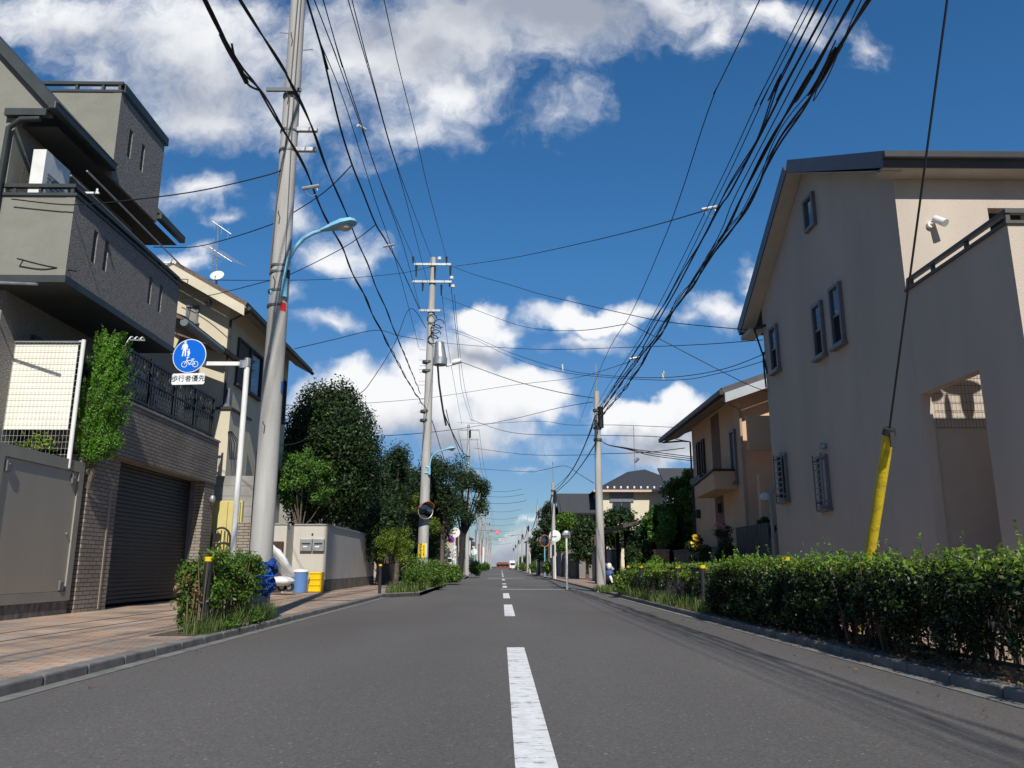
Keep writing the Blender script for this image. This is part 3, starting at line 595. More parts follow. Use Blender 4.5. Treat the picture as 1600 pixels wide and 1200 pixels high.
# top storey: stands back from the balcony face
XU = -7.3
B().box(-12, -7.931, 11.8, 12.149, 5.22, 8.02).build('wall', M_lstuc, G)
B().prism([(-12, 8.021), (-8.05, 8.021), (-7.42, 8.021), (-7.42, 8.17), (-12, 13.0)], 'y', 11.8, 11.95).build('wall', M_lstuc, G)
B().box(-12, -8.101, 14.0, 14.1, 0, 5.09).build('wall', M_dstuc, G)
B().box(-8.1, -7.93, 12.15, 19.0, 0, 5.1).build('wall', M_dstuc, G)
B().box(-8.1, -7.93, 12.15, 16.0, 5.22, 7.87).build('wall', M_dstuc, G)
B().box(-12, -8.101, 15.9, 16.0, 5.1, 7.87).build('wall', M_dstuc, G)
tS = [(14.2, 14.34, 8.58, 9.17), (14.75, 14.89, 8.58, 9.17)]
B().wallx(XU, .14, 13.74, 15.73, 7.88, 9.66, tS).build('turret_wall', M_dstuc, G)
B().wally(13.74, .14, -10.5, XU-.14, 7.88, 9.66).build('turret_wall', M_lstuc, G)
B().box(XU-.14, XU, 13.735, 13.7395, 7.88, 9.66).build('end_face', M_lstuc, G)
B().wally(15.73, -.14, -10.5, XU-.14, 7.88, 9.66).build('turret_wall', M_dstuc, G)
b = B(); b.box(-10.5, XU+.02, 13.72, 13.9, 9.662, 9.71); b.box(XU-.16, XU+.02, 13.9, 15.75, 9.662, 9.71)
for x in (-9.2, -8.2, -7.7, -7.38): b.box(x, x+.05, 13.74, 13.8, 9.71, 9.83)
b.box(-10.5, XU+.01, 13.73, 13.81, 9.83, 9.89); b.box(XU-.08, XU+.03, 13.81, 15.84, 9.71, 9.89); b.build('handrail', M_trim, G)
rf = B(); rf.slab([(XU-.02, 11.68, 8.03), (XU-.02, 13.73, 8.03), (-12, 13.73, 12.98), (-12, 11.68, 12.98)], .16)
rf.slab([(XU-.02, 15.74, 8.02), (XU-.02, 17.0, 8.02), (-12, 17.0, 12.9), (-12, 15.74, 12.9)], .14)
r_ = rf.build('roof', M_trim, G)
B().box(XU-.04, XU+.09, 11.62, 13.73, 8.0, 8.14).build('gutter', M_trim, r_, bevel=.02); B().box(XU-.04, XU+.09, 15.74, 17.05, 7.96, 8.12).build('gutter', M_trim, r_, bevel=.02)
B().box(-8.4, XU-.05, 11.97, 16.95, 7.875, 7.879+.0).build('soffit', mat('dark_soffit', (.07, .072, .07), .8), r_)
B().box(-8.07, -7.4, 11.70, 11.795, 7.93, 8.05).build('soffit', M_trim, r_)
b = B(); b.tube([(-7.5, 11.74, 7.88), (-7.8, 11.72, 7.86), (-7.97, 11.72, 7.7), (-8.0, 11.72, 5.3), (-8.02, 11.72, 3.1)], .045, 10); b.build('downpipe', M_trim, G)
window_y(G, 11.8, -8.95, -8.35, 8.45, 8.85, M_trim, M_dark, mull=False, sill=False)
# lower storey details
p = ay(8, 413, 11.75); b = B(); b.box(p[0]-.16, p[0]+.05, 11.86, 11.97, p[2]-.11, p[2]+.12); b.build('meter_box', mat('cream_box', (.62, .56, .36), .5), G, bevel=.01)
b = B(); b.tube([ay(-20, 441, 11.6), ay(58, 444, 11.4)], .022, 8); b.build('pipe_arm', M_steel, G)
window_x(G, -7.93, 1, 16.4, 18.2, 3.3, 4.9, M_trim, M_dgl, M_dgl, split=False)
window_x(G, -7.93, 1, 13.0, 15.0, 2.6, 4.6, M_trim, M_dark, M_dark, split=False)
lv = B()
for i in range(15): lv.slab([(-7.55, 15.6, 3.3+.1*i), (-7.55, 18.6, 3.3+.1*i), (-7.5, 18.6, 3.36+.1*i), (-7.5, 15.6, 3.36+.1*i)], .008)
lv.build('louvre', mat('pale_louvre', (.55, .58, .6), .4), G)
# air conditioner and laundry pole on the balcony
AC = thing('air_conditioner', 'white air conditioner unit standing on the high balcony of the grey house', 'air conditioner', (-7.5, 12.2, 6.1))
a0 = ay(44, 290, 12.0); a1 = ay(73, 233, 12.0)
b = B(); b.box(a0[0], a1[0], 12.0, 12.75, 6.55, a1[2]); b.build('casing', M_white, AC, bevel=.01)
b = B(); X = a1[0]+.004
for i in range(8): b.box(X, X+.01, 12.1, 12.6, 6.6+.07*i, 6.62+.07*i)
b.tube([(X+.012, 12.36+.2*math.cos(t), 6.88+.2*math.sin(t)) for t in np.linspace(0, 2*PI, 20)], .008, 4); b.build('fan_grille', M_alu, AC)
b = B(); b.box(a0[0]+.02, a1[0]-.02, 12.05, 12.1, 5.22, 6.55); b.box(a0[0]+.02, a1[0]-.02, 12.65, 12.7, 5.22, 6.55); b.build('stand', M_black, AC)
LP = thing('laundry_pole', 'pair of steel laundry poles running along the high balcony rail', 'laundry pole', ax(140, 285, -6.72))
for z, x, l in ((6.92, -6.70, 'pole'), (6.84, -6.95, 'pole')): b = B(); b.tube([(x, 11.85, z+.1), (x, 15.9, z)], .016, 8); b.build('pole', M_steel, LP)
for y in (12.2, 15.3):
    b = B(); b.box(-7.0, -6.66, y, y+.03, 6.80, 6.83); b.tube([(-6.7, y+.015, 6.82+.07*1), (-6.7, y+.015, 6.8)], .02, 6); b.build('bracket', M_white, LP)
# ------------------------------------------------------------------ LEFT: brick garage
M_gbrick = brickmat('grey_brown_brick_tile', (.30, .255, .205), (.24, .205, .165), (.07, .06, .05), .23, .068, .007, noisy=.18, bump=.8)
GA = thing('garage', 'brick tiled garage with a closed dark roller shutter under a black railing', 'garage', (XL, 16.3, SZ))
B().box(-7.9, XL, 13.25, 14.28, 0, 2.62).build('pillar', M_gbrick, GA); B().box(-7.9, XL, 18.42, 19.05, 0, 2.69).build('pillar', M_gbrick, GA)
B().box(-7.9, XL+.02, 13.25, 19.06, 2.70, 3.70).build('lintel', M_gbrick, GA)
B().box(-7.95, XL+.04, 13.22, 19.1, 3.701, 3.74).build('coping', M_conc, GA)
sh = B(); M_shut = mat('dark_shutter_slats', (.014, .0145, .018), .5, (.011, .0115, .015), 3, 0, spec=.5)
z = SZ+.04
while z < 2.69: sh.prism([(-7.12, z), (-7.105, z+.02), (-7.105, z+.055), (-7.12, z+.075)], 'y', 14.29, 18.41); z += .0765
sh.build('shutter', M_shut, GA)
b = B(); b.box(-7.12, -7.02, 14.285, 14.33, SZ, 2.69); b.box(-7.12, -7.02, 18.37, 18.415, SZ, 2.69); b.build('guide_rail', M_alu, GA)
p = ax(327, 780, XL); b = B(); b.ell((XL+.08, 18.75, p[2]), (.07, .07, .1), 12, 8); b.build('wall_lamp', M_steel, GA)
B().box(XL+.002, XL+.012, 14.0, 14.05, .1, 2.1).build('pipe_chase', mat('tan_strip', (.36, .3, .24), .8), GA)
rb = B(); X0, X1 = XL-.06, XL-.02
for z in (3.80, 4.25, 4.66): rb.box(X0, X1, 14.0, 18.7, z, z+.045); rb.box(-7.9, X0, 18.66, 18.7, z, z+.04)
for y in np.arange(14.0, 18.7, .117): rb.box(X0+.012, X1-.012, y, y+.014, 3.84, 4.68)
for y in (14.0, 15.17, 16.34, 17.51, 18.66): rb.box(X0-.005, X1+.005, y, y+.05, 3.74, 4.76)
for x in np.arange(-7.85, -6.9, .117): rb.box(x, x+.014, 18.672, 18.686, 3.84, 4.68)
rb.build('railing', M_black, GA)
for i in range(8):
    y = 14.35+.58*i; rb = B()
    rb.tube([(X1+.012, y+.16*math.cos(a)*(1-a/9), 4.46+.16*math.sin(a)*(1-a/9)) for a in np.linspace(0, 7, 22)], .01, 5)
    rb.build('scroll', M_black, GA)
# curly white laundry hanger
HG = B(); p0 = ax(201, 531, -6.7); p1 = ax(226, 532, -6.7)
HG.tube([p0+(p1-p0)*t+[0, 0, .06*abs(math.sin(t*PI*3))] for t in np.linspace(0, 1, 30)], .012, 6); HG.tube([p0, p1], .012, 6)
HG.tube([p1, p1+[-.25, .1, .05]], .012, 6); HG.tube([p0, p0+[-.3, 0, -.6], p0+[-.3, 0, -1.4]], .012, 6)
tag(HG.build('laundry_hanger', M_white), 'small white wavy wire hanger just right of the conifer top', 'hanger')
# ------------------------------------------------------------------ LEFT: panel gate housing and mesh fence
PG = thing('garden_gate', 'grey beige metal panel gate in a plain frame at the left edge', 'gate', (XL, 12, SZ))
M_pan = mat('grey_beige_panel', (.43, .38, .30), .42, (.35, .31, .25), .8, 0, spec=.45, metal=.15, stretch=(1, 1, .3)); M_panf = mat('grey_beige_frame', (.31, .30, .255), .6, (.27, .26, .22), 2, .15, 60)
B().wallx(XL, .25, 10.75, 13.08, .28, 2.45, [(10.95, 12.93, .42, 2.28)]).build('frame', M_panf, PG, bevel=.006)
B().box(XL-.2, XL-.025, 10.955, 12.925, .425, 2.275).build('panel', M_pan, PG, bevel=.004)
B().box(-9.5, XL-.25, 10.75, 10.9, .28, 2.45).build('end_panel', mat('pale_beige_panel', (.5, .5, .42), .6), PG)
B().box(-9.5, XL-.02, 10.77, 13.07, 0, .279).build('plinth', mat('stained_plinth', (.2, .19, .17), .9, (.08, .075, .07), 3, .3, 40, stretch=(3, 3, 1)), PG)
for y, z in ((11.06, 2.1), (12.78, 2.1), (12.78, .46), (11.0, .46)): B().box(XL-.02, XL+.015, y-.05, y+.05, z-.02, z+.13).build('hinge_plate', M_alu, PG, bevel=.004)
for y, z in ((11.06, 2.13), (12.78, 2.13), (12.78, .52)): B().cyl((XL+.014, y, z+.05), (XL+.022, y, z+.05), .012, n=8).build('bolt', M_steel, PG)
B().cyl((XL-.024, 12.8, 1.3), (XL-.005, 12.8, 1.3), .022, n=14).build('lock', M_steel, PG)
MF = thing('mesh_fence', 'white wire mesh fence over a cream sheet above the beige gate', 'fence', (XL, 12.6, 2.4))
pt, pb = ay(131, 533, 12.6), ay(111, 712, 12.6)
B().tube([(pt[0], 12.6, pb[2]-.2), (pt[0], 12.6, pt[2]+.02)], .035, 12).build('post', M_white, MF)
b = B(); xw = pt[0]
for z in np.arange(2.42, 4.36, .1): b.box(-9.3, xw, 12.60, 12.603, z, z+.004)
for x in np.arange(-9.3, xw-.02, .06): b.box(x, x+.003, 12.595, 12.598, 2.42, 4.36)
b.box(-9.3, xw, 12.585, 12.615, 4.36, 4.39); b.box(-9.3, xw, 12.585, 12.615, 2.40, 2.43); b.build('mesh', mat('grey_wire', (.5, .5, .48), .5), MF)
B().box(-9.3, xw-.1, 12.63, 12.65, 2.93, 4.34).build('cream_sheet', mat('cream_sheet', (.92, .88, .76), .85, (.82, .79, .67), 2, .15, 20), MF)
for cx, cz in ((-7.85, 2.65), (-7.3, 2.7), (-8.2, 3.25)):
    pass
shrub('potted_shrub', 'small green shrub showing below the cream sheet of the mesh fence', 'shrub', (-7.2, 12.4, 2.66), (.22, .1, .16), 170, .07, L_lime, stems=4)
# conifer on the planter top of the pillar
c0 = ay(168, 640, 13.25)
CT = thing('conifer', 'slim bright green conifer growing beside the mesh fence and garage', 'tree', (c0[0], 13.1, 2.2), 'garden trees')
PP = []; NN = []; C = []
for i in range(620):
    a_n = random.choice((0, 2.1, 4.2))
    z = random.uniform(2.45, 4.5); w = .36*min(1, (4.95-z)/1.25+.06)*min(1, (z-2.15)/.6)*(.82+.3*math.sin(z*7+a_n)); a = random.uniform(0, 2*PI); rr_ = w*random.uniform(.35, 1)
    if 2.75 < z < 2.95 and random.random() < .6: continue
    q0 = np.array([c0[0]+.02*(z-3.5)+rr_*math.cos(a), 13.1+rr_*math.sin(a), z]); d_ = np.array([math.cos(a)*.45, math.sin(a)*.45, 1.0])*random.uniform(.16, .3)
    k = 62; f_ = RNG.uniform(0, 1, k)[:, None]; PP.append(q0+d_*f_+RNG.normal(0, 1, (k, 3))*.034*(1.1-f_)); NN.append(np.tile([math.cos(a), math.sin(a), .2], (k, 1)))
    if len(C) < 12: C.append(q0)
leaves('crown', np.concatenate(PP), np.concatenate(NN), .036, L_coni, CT, .38)
b = B(); b.tube([(c0[0]-.12, 13.15, 2.05), (c0[0]-.02, 13.1, 2.5), (c0[0]+.03, 13.1, 4.5)], [.04, .035, .01], 8)
for k in range(10): q = C[k]; b.tube([(c0[0]+.02, 13.1, q[2]-.25), q], .008, 5)
b.build('trunk', M_bark, CT)
# ------------------------------------------------------------------ LEFT: cream house with tiled roof
CH = thing('house', 'cream house with brown tiled roof and antenna behind the utility pole', 'house', (-7.2, 20.2, 0), 'houses along the street')
M_ch = mat('warm_cream_render', (.62, .56, .42), .9, (.57, .51, .38), 1.2, .2, 60); M_tile = mat('brown_roof_tile', (.1, .075, .065), .6, (.16, .12, .1), 14, .8, 25)
apx = ay(272, 415, 19.7); eZ = 0; eav = az(383, 472, 7.55); YE = 19.7
ridge_x, ridge_z = apx[0], apx[2]; ex, ez = ay(383, 478, YE)[0], ay(383, 478, YE)[2]
sl_ = (ridge_z-ez)/(ridge_x-ex)
def rz(x): return ez+(x-ex)*sl_
B().box(-7.35, -7.2, 20.36, 26.2, 0, rz(-7.35)-.1).build('wall', M_ch, CH)
B().prism([(-7.2, 2.9), (-7.2, rz(-7.2)-.08), (ridge_x, ridge_z-.2), (2*ridge_x+7.35, rz(-7.35)-.15), (2*ridge_x+7.35, 2.9)], 'y', 20.2, 20.35).build('wall', M_ch, CH)
rf = B(); rf.slab([(ex, YE, ez), (ex, 27, ez), (ridge_x, 27, ridge_z), (ridge_x, YE, ridge_z)], .12)
rf.slab([(ridge_x, YE, ridge_z), (ridge_x, 27, ridge_z), (2*ridge_x-ex, 27, ez), (2*ridge_x-ex, YE, ez)], .12); rr = rf.build('roof', M_tile, CH)
b = B()    # tile noses along the eave
for i in range(36): b.cyl((ex+.03, YE+.08+.2*i, ez+.06), (ex-.25, YE+.08+.2*i, ez+.06-.25*sl_), .055, .055, 8)
b.build('tile_edge', M_tile, rr)
b = B(); b.prism([(ex, ez-.27), (ex, ez+.0), (ridge_x, ridge_z+.0), (ridge_x, ridge_z-.27)], 'y', YE-.05, YE-.004)
b.prism([(2*ridge_x-ex, ez-.27), (2*ridge_x-ex, ez), (ridge_x, ridge_z), (ridge_x, ridge_z-.27)], 'y', YE-.05, YE-.004); b.build('verge_board', mat('cream_board', (.68, .62, .47), .7), rr)
b = B(); b.slab([(ex+.02, YE, ez-.05), (-7.2, YE, rz(-7.2)-.05), (-7.2, 27, rz(-7.2)-.05), (ex+.02, 27, ez-.05)], -.03); b.build('soffit', mat('grey_soffit', (.3, .29, .27), .9), rr)
b = B(); b.tube([(ex+.06, YE+.1, ez-.03), (ex+.06, 27, ez-.03)], .06, 8); b.tube([(ex+.04, YE+.3, ez-.05), (-7.13, 20.15, ez-.25), (-7.13, 20.15, 3)], .035, 8); b.build('gutter', M_eave, rr)
M_shb = mat('brown_shutter', (.07, .045, .04), .6)
window_x(CH, -7.2, 1, 21.0, 22.1, 5.6, 6.9, M_eave, M_shb, M_dark, split=False); window_x(CH, -7.2, 1, 22.12, 23.2, 5.6, 6.9, M_eave, M_dgl, M_dark, split=False); window_x(CH, -7.2, 1, 24.6, 25.9, 5.4, 6.8, M_eave, M_shb, M_dark, split=False)
a = ay(290, 505, 20.2); c = ay(312, 478, 20.2); window_y(CH, 20.2, a[0], c[0], a[2], c[2], M_alu, mat('grey_shade', (.25, .24, .23), .7), mull=False)
p = ay(327, 474, 20.2); b = B(); b.ell((p[0], 20.15, p[2]), (.09, .09, .09), 12, 8); b.build('vent', M_alu, CH)
# lower porch roof with pale gutter
pr = B(); A = ay(283, 500, 18.2); C_ = ay(343, 545, 18.2); zz = 5.2
q0 = ax(286, 497, -7.05); q1 = ax(344, 545, -7.05); zz = q1[2]; q0[2] = zz
pr.slab([(q0[0], q0[1], zz), (q1[0], q1[1], zz), (q1[0]-1.6, q1[1], zz+.6), (q0[0]-1.6, q0[1], zz+.6)], .1); pw = pr.build('porch_roof', M_tile, CH)
B().tube([(q0[0]+.03, q0[1], zz-.05), (q1[0]+.03, q1[1], zz-.05)], .09, 10).build('gutter', mat('blue_grey_gutter', (.16, .19, .21), .5), pw)
q2 = ay(345, 545, q1[1]+.3); q3 = ay(378, 570, q1[1]+1.5)
B().slab([q2, q3, q3+[-1.4, 0, .45], q2+[-1.4, 0, .45]], .1).build('porch_roof', M_tile, CH)
# projecting cream blocks below
a = ay(336, 725, 20.0); c = ay(360, 640, 20.0)
B().box(-8.6, c[0], 20.0, 21.6, 2.6, c[2]).build('porch_block', M_ch, CH)
B().box(-8.8, c[0]+.05, 19.95, 21.65, c[2]+.001, c[2]+.06).build('porch_cap', M_eave, CH)
a = ay(349, 634, 20.19); c = ay(361, 607, 20.19); window_y(CH, 20.19, a[0], c[0], a[2], c[2], M_alu, mat('blue_sky_pane', (.05, .08, .14), .05), mull=False)
b = B(); q = ay(355, 700, 19.95)
for i in range(5): b.tube([q+[.02*i, -.02, .42], q+[.05+.07*i, -.05, .1], q+[.1+.04*i, -.02, -.3]], .012, 5)
b.build('hanging_cords', M_rubber, CH)
AN = thing('antenna', 'television antenna with thin elements on the cream house roof', 'antenna', ay(339, 430, 21), None)
q = ay(340, 430, 21); tp = ay(341, 352, 21); b = B(); b.tube([q+[0, 0, -.9], tp], .018, 6); b.build('mast', M_steel, AN)
b = B(); A0, A1 = ay(332, 346, 21), ay(361, 366, 21); b.tube([A0, A1], .014, 5); A2, A3 = ay(327, 386, 21), ay(362, 409, 21); b.tube([A2, A3], .014, 5)
for t_ in np.linspace(.05, .95, 7): w = A2+(A3-A2)*t_; b.tube([w+[-.35, -.2, .08], w+[.35, .2, -.06]], .006, 4)
for t_ in (.15, .5, .85): w = A0+(A1-A0)*t_; b.tube([w+[0, 0, .12], w-[0, 0, .2]], .006, 4)
b.tube([ay(334, 372, 21), ay(333, 411, 21)], .02, 6); b.build('element', M_steel, AN)
DI = thing('satellite_dish', 'round white satellite dish beside the antenna on the cream house', 'satellite dish', ay(339, 437, 21))
q = ay(339, 430, 20.9); b = B(); rot = Matrix.Rotation(math.radians(60), 3, 'X'); b.ell(q, (.19, .19, .035), 20, 6, rot); b.build('dish', M_white, DI)
b = B(); b.tube([q, q+[0, -.2, -.12]], .01, 5); b.tube([q+[0, .04, 0], q+[0, .05, -.5]], .018, 6); b.build('arm', M_steel, DI)
# retaining wall, yellow panel, ornamental gate, post
RW = thing('retaining_wall', 'grey concrete block retaining wall right of the garage', 'wall', (-7, 20, 0))
c = ay(376, 728, 19.9); b = B()
for i in range(12): b.box(-8.2, c[0]+.35, 19.9+.0, 20.1, .25*i, .25*i+.243)
b.build('wall', M_conc, RW)
YP = thing('storage_cupboard', 'pale yellow storage door behind the white sign post', 'cupboard', ay(355, 830, 19.7)); a = ay(334, 836, 19.7); c = ay(376, 784, 19.7)
M_ypan = mat('pale_yellow_panel', (.62, .52, .2), .6, (.55, .46, .18), 3)
xm = (a[0]+c[0])/2
B().box(a[0]-.3, xm-.006, 19.68, 19.75, a[2]-.5, c[2]).build('door', M_ypan, YP); B().box(xm+.006, c[0], 19.68, 19.75, a[2]-.5, c[2]).build('door', M_ypan, YP); B().box(a[0]-.3, c[0]+.03, 19.76, 19.88, a[2]-.5, c[2]+.03).build('frame', M_ypan, YP)
OG = thing('ornamental_gate', 'black arched ornamental iron gate in front of the yellow panel', 'gate', ay(346, 860, 19.3)); q = ay(345, 842, 19.3); zb = q[2]
b = B(); b.tube([(q[0]-.22, 19.3, SZ), (q[0]-.22, 19.3, zb)]+[(q[0]+.22*math.cos(t), 19.3, zb+.26*math.sin(t)) for t in np.linspace(PI, 0, 12)]+[(q[0]+.22, 19.3, SZ)], .025, 6)
b.build('frame', M_black, OG); b = B()
for x in np.linspace(-.16, .16, 5): b.tube([(q[0]+x, 19.3, SZ+.1), (q[0]+x, 19.3, zb+.2*math.cos(x*5))], .014, 5)
b.tube([(q[0]-.22, 19.3, zb-.1), (q[0]+.22, 19.3, zb-.1)], .016, 5); b.box(q[0]+.25, q[0]+.5, 19.28, 19.32, SZ, zb-.02); b.build('bar', M_black, OG)
a = ay(371, 816, 18.9); BPo = B(); BPo.box(a[0], a[0]+.36, 18.85, 19.2, 0, a[2]); tag(BPo.build('gate_post', M_gbrick), 'short grey brown brick gate post between sign post and utility pole', 'gate post')
# ------------------------------------------------------------------ LEFT: white boundary wall with letter boxes
WW = thing('boundary_wall', 'off white rendered boundary wall with twin letter boxes and dark base', 'wall', (-5.2, 24.3, SZ))
M_ww = mat('offwhite_render', (.52, .49, .43), .9, (.47, .44, .385), 1.2, .3, 60); M_wb = mat('stained_wall_base', (.19, .18, .15), .9, (.12, .115, .1), 3, .3, 40)
B().box(-6.2, -5.2, 24.3, 24.45, .42, 2.0).build('wall', M_ww, WW); B().box(-5.35, -5.2, 24.451, 33.5, .42, 1.98).build('wall', M_ww, WW)
B().box(-6.19, -5.21, 24.31, 24.449, 0, .419).build('plinth', M_wb, WW); B().box(-5.34, -5.19, 24.46, 33.5, 0, .419).build('plinth', M_wb, WW)
B().box(-6.42, -6.2, 23.5, 24.45, 0, 1.98).build('pier', M_ww, WW); B().box(-8.4, -6.421, 23.5, 23.65, 0, 1.98).build('wall', M_ww, WW)
b = B(); b.box(-6.19, -5.17, 24.27, 24.48, 2.001, 2.04); b.box(-5.38, -5.17, 24.48, 33.5, 1.981, 2.04); b.box(-8.4, -6.18, 23.47, 23.68, 1.981, 2.02); b.build('coping', mat('grey_green_coping', (.3, .33, .31), .7), WW)
a = ay(469, 861, 24.28); c = ay(508, 842, 24.28); b = B(); b.box(a[0], (a[0]+c[0])/2-.01, 24.2, 24.299, a[2], c[2]); f1 = b.build('letter_box', M_steel, WW, bevel=.01)
b = B(); b.box((a[0]+c[0])/2+.01, c[0], 24.2, 24.299, a[2], c[2]); f2 = b.build('letter_box', M_steel, WW, bevel=.01)
for f, x in ((f1, a[0]), (f2, (a[0]+c[0])/2)): B().box(x+.06, x+.3, 24.19, 24.199, c[2]-.16, c[2]-.12).build('flap', M_black, f); B().box(x+.1, x+.22, 24.185, 24.189, c[2]-.25, c[2]-.21).build('name_plate', M_white, f)
b = B(); q = ay(488, 835, 24.28); b.ell((q[0], 24.29, q[2]), (.03, .02, .04), 8, 6); b.build('bell', M_black, WW)
a = ay(424, 870, 23.4); c = ay(443, 846, 23.4); tag(B().box(a[0]-.3, c[0], 23.35, 23.45, SZ, c[2]).build('wooden_gate', mat('dark_brown_wood', (.07, .04, .03), .8)), 'low dark brown wooden gate behind the wrapped scooter', 'gate')
# ------------------------------------------------------------------ utility poles
M_band = mat('pole_band', (.12, .14, .14), .5, metal=.5)
def add_lamp(name, label, base, head, Y, px_arm, group='street lamps on the utility poles'):
    """pale blue cobra-head lamp bracketed to a pole; px_arm: measured arm path in the plane Y"""
    A = [ay(x, y, Y) for x, y in px_arm]
    t = thing(name, label, 'street lamp', A[0], group); s = Y/11.6
    b = B(); b.tube(A, [.032]*(len(A)-1)+[.026], 10); b.build('arm', M_lblue, t)
    b = B(); b.tube([A[0]-[0, 0, .18], A[0]+[0, 0, .12]], [.055, .05], 12); b.tube([A[0]+[0, 0, -.1], A[0]+[-.2, 0, -.1]], .04, 8); b.tube([A[0]+[0, 0, .12], A[0]+[-.16, 0, .18]], .035, 8)
    b.tube([A[0]+[-.12, 0, .18], A[0]+[-.02, 0, -.1]], .022, 6); b.build('bracket', M_lblue, t)
    h0, h1 = ay(*head[0], Y), ay(*head[1], Y); d = h1-h0; b = B()
    secs = [(0, .03, .03), (.12, .05, .05), (.35, .1, .085), (.6, .145, .11), (.85, .14, .09), (.96, .085, .06), (1.0, .01, .01)]
    n = 16; vs = []
    ux = d/np.linalg.norm(d); uz = np.array([-ux[2], 0, ux[0]])
    for (q, w, hh) in secs:
        for k in range(n):
            a = 2*PI*k/n; zz = math.sin(a)*(hh if math.sin(a) > 0 else hh*.35); vs.append(h0+d*q+np.array([0, 1, 0])*math.cos(a)*w+uz*zz)
    fs = [(i*n+k, i*n+(k+1) % n, (i+1)*n+(k+1) % n, (i+1)*n+k) for i in range(len(secs)-1) for k in range(n)]+[tuple(range(n)), tuple(range(len(vs)-1, len(vs)-n-1, -1))]
    b.add(vs, fs); b.sm = True; b.build('lamp_head', M_lblue, t)
    b = B(); b.ell(h0+d*.66-uz*.03, (.11, .09, .07), 14, 8); b.build('lens', mat('lamp_lens', (.5, .5, .46), .15), t)
    return t
X1, Y1 = -3.44, 11.72
UP = thing('utility_pole', 'tall nearest concrete utility pole with a blue sheet round its foot', 'utility pole', (X1, Y1, SZ), 'utility poles')
tp = np.array([X1-.03, Y1, 14.2])
b = B(); b.tube([(X1, Y1, 0), (X1, Y1, 5), tp], [.165, .145, .10], 28); b.build('shaft', M_pole, UP)
def rad(z): return .165-.0046*z+.0
def zpx(y, x=430): return ay(x, y, Y1)[2]
for yp in (152, 207, 238, 418, 428, 457, 480): z = zpx(yp); B().cyl((X1-.015, Y1, z-.018), (X1-.015, Y1, z+.018), rad(z)+.012, n=28).build('band', M_band, UP)
for k, yp in enumerate((52, 78, 121, 70, 160, 246, 345, 445, 555, 668)):
    z = zpx(yp); b = B()
    if k in (0, 2): b.tube([(X1-rad(z), Y1, z), (X1-rad(z)-.16, Y1-.02, z)], .009, 6)
    elif k == 1: b.tube([(X1+rad(z), Y1, z), (X1+rad(z)+.16, Y1-.02, z)], .009, 6)
    else: b.tube([(X1-.03, Y1-rad(z)+.01, z), (X1-.02, Y1-rad(z)-.13, z+.01), (X1-.015, Y1-rad(z)-.15, z+.04)], .009, 6)
    b.build('step_bolt', M_steel, UP)
for (x0, x1, yp) in ((450, 496, 203), (450, 495, 234)):
    a = ay(x0, yp, Y1); c = ay(x1, yp, Y1); b = B(); b.box(a[0], c[0], Y1-.04, Y1+.03, a[2]-.035, a[2]+.035)
    b.build('bracket_arm', M_steel, UP, bevel=.005)
    b = B(); b.tube([(a[0]+.02, Y1, a[2]-.07), (a[0]+.02, Y1, a[2]+.09)], .06, 10); b.build('clamp', M_band, UP)
a = ay(425, 150, Y1); b = B(); b.box(a[0]-.04, a[0]+.52, Y1-.2, Y1-.16, a[2]-.03, a[2]+.03); b.build('bracket_arm', M_band, UP)
b = B(); pts = [(X1+.05, Y1-rad(13), 13), (X1+.0, Y1-rad(9)-.01, 9), (X1-.02, Y1-rad(7)-.01, 7.2), (X1-.1, Y1-rad(6), 6.4), (X1-.14, Y1-.1, 5.2)]; b.tube(pts, .012, 6); b.tube([(X1+.07, Y1-rad(13), 13), (X1+.06, Y1-rad(8)-.01, 8), (X1+.09, Y1-rad(5.5)+.03, 5.4)], .009, 6); b.build('pole_cable', mat('grey_cable', (.14, .13, .14), .6), UP)
a = ay(436, 412, Y1); b = B(); b.cyl((X1+.13, Y1-.08, zpx(425)), (X1+.13, Y1-.08, zpx(408)), .035, n=12); b.build('photocell', mat('cream_plastic', (.7, .68, .5), .4), UP)
b = B(); b.cyl((X1+.13, Y1-.08, zpx(437)), (X1+.13, Y1-.08, zpx(426)), .04, n=12); b.build('photocell_base', M_black, UP)
def sticker(par, name, xc, z0, z1, R, w, m, ang=-PI/2, Y=Y1):
    b = B(); n = 6; h = w/R/2
    for k in range(n):
        a0 = ang-h+2*h*k/n; a1 = ang-h+2*h*(k+1)/n
        b.add([(xc+R*math.cos(a0), Y+R*math.sin(a0), z0), (xc+R*math.cos(a1), Y+R*math.sin(a1), z0), (xc+R*math.cos(a1), Y+R*math.sin(a1), z1), (xc+R*math.cos(a0), Y+R*math.sin(a0), z1)], [(0,1,2,3)])
    return b.build(name, m, par, smooth=True, fixn=False)
M_rst = mat('red_sticker', (.7, .03, .03), .4); M_bst = mat('blue_plate', (.01, .12, .5), .35)
sticker(UP, 'red_sticker', X1, zpx(489), zpx(476), rad(4.8)+.006, .1, M_rst, -PI/2+.85)
sticker(UP, 'blue_plate', X1, zpx(614), zpx(597), rad(3.6)+.016, .05, M_bst, -PI/2+1.25)
sticker(UP, 'grey_guard_strip', X1, SZ+.05, zpx(705), .175, .11, mat('guard_grey', (.13, .13, .15), .6), -PI-.25)
add_lamp('street_lamp', 'pale blue street lamp on the nearest utility pole', None, ((500, 361), (558, 347)), Y1-.1, ((444, 447), (446, 425), (451, 405), (461, 387), (475, 372), (490, 364), (503, 360)))
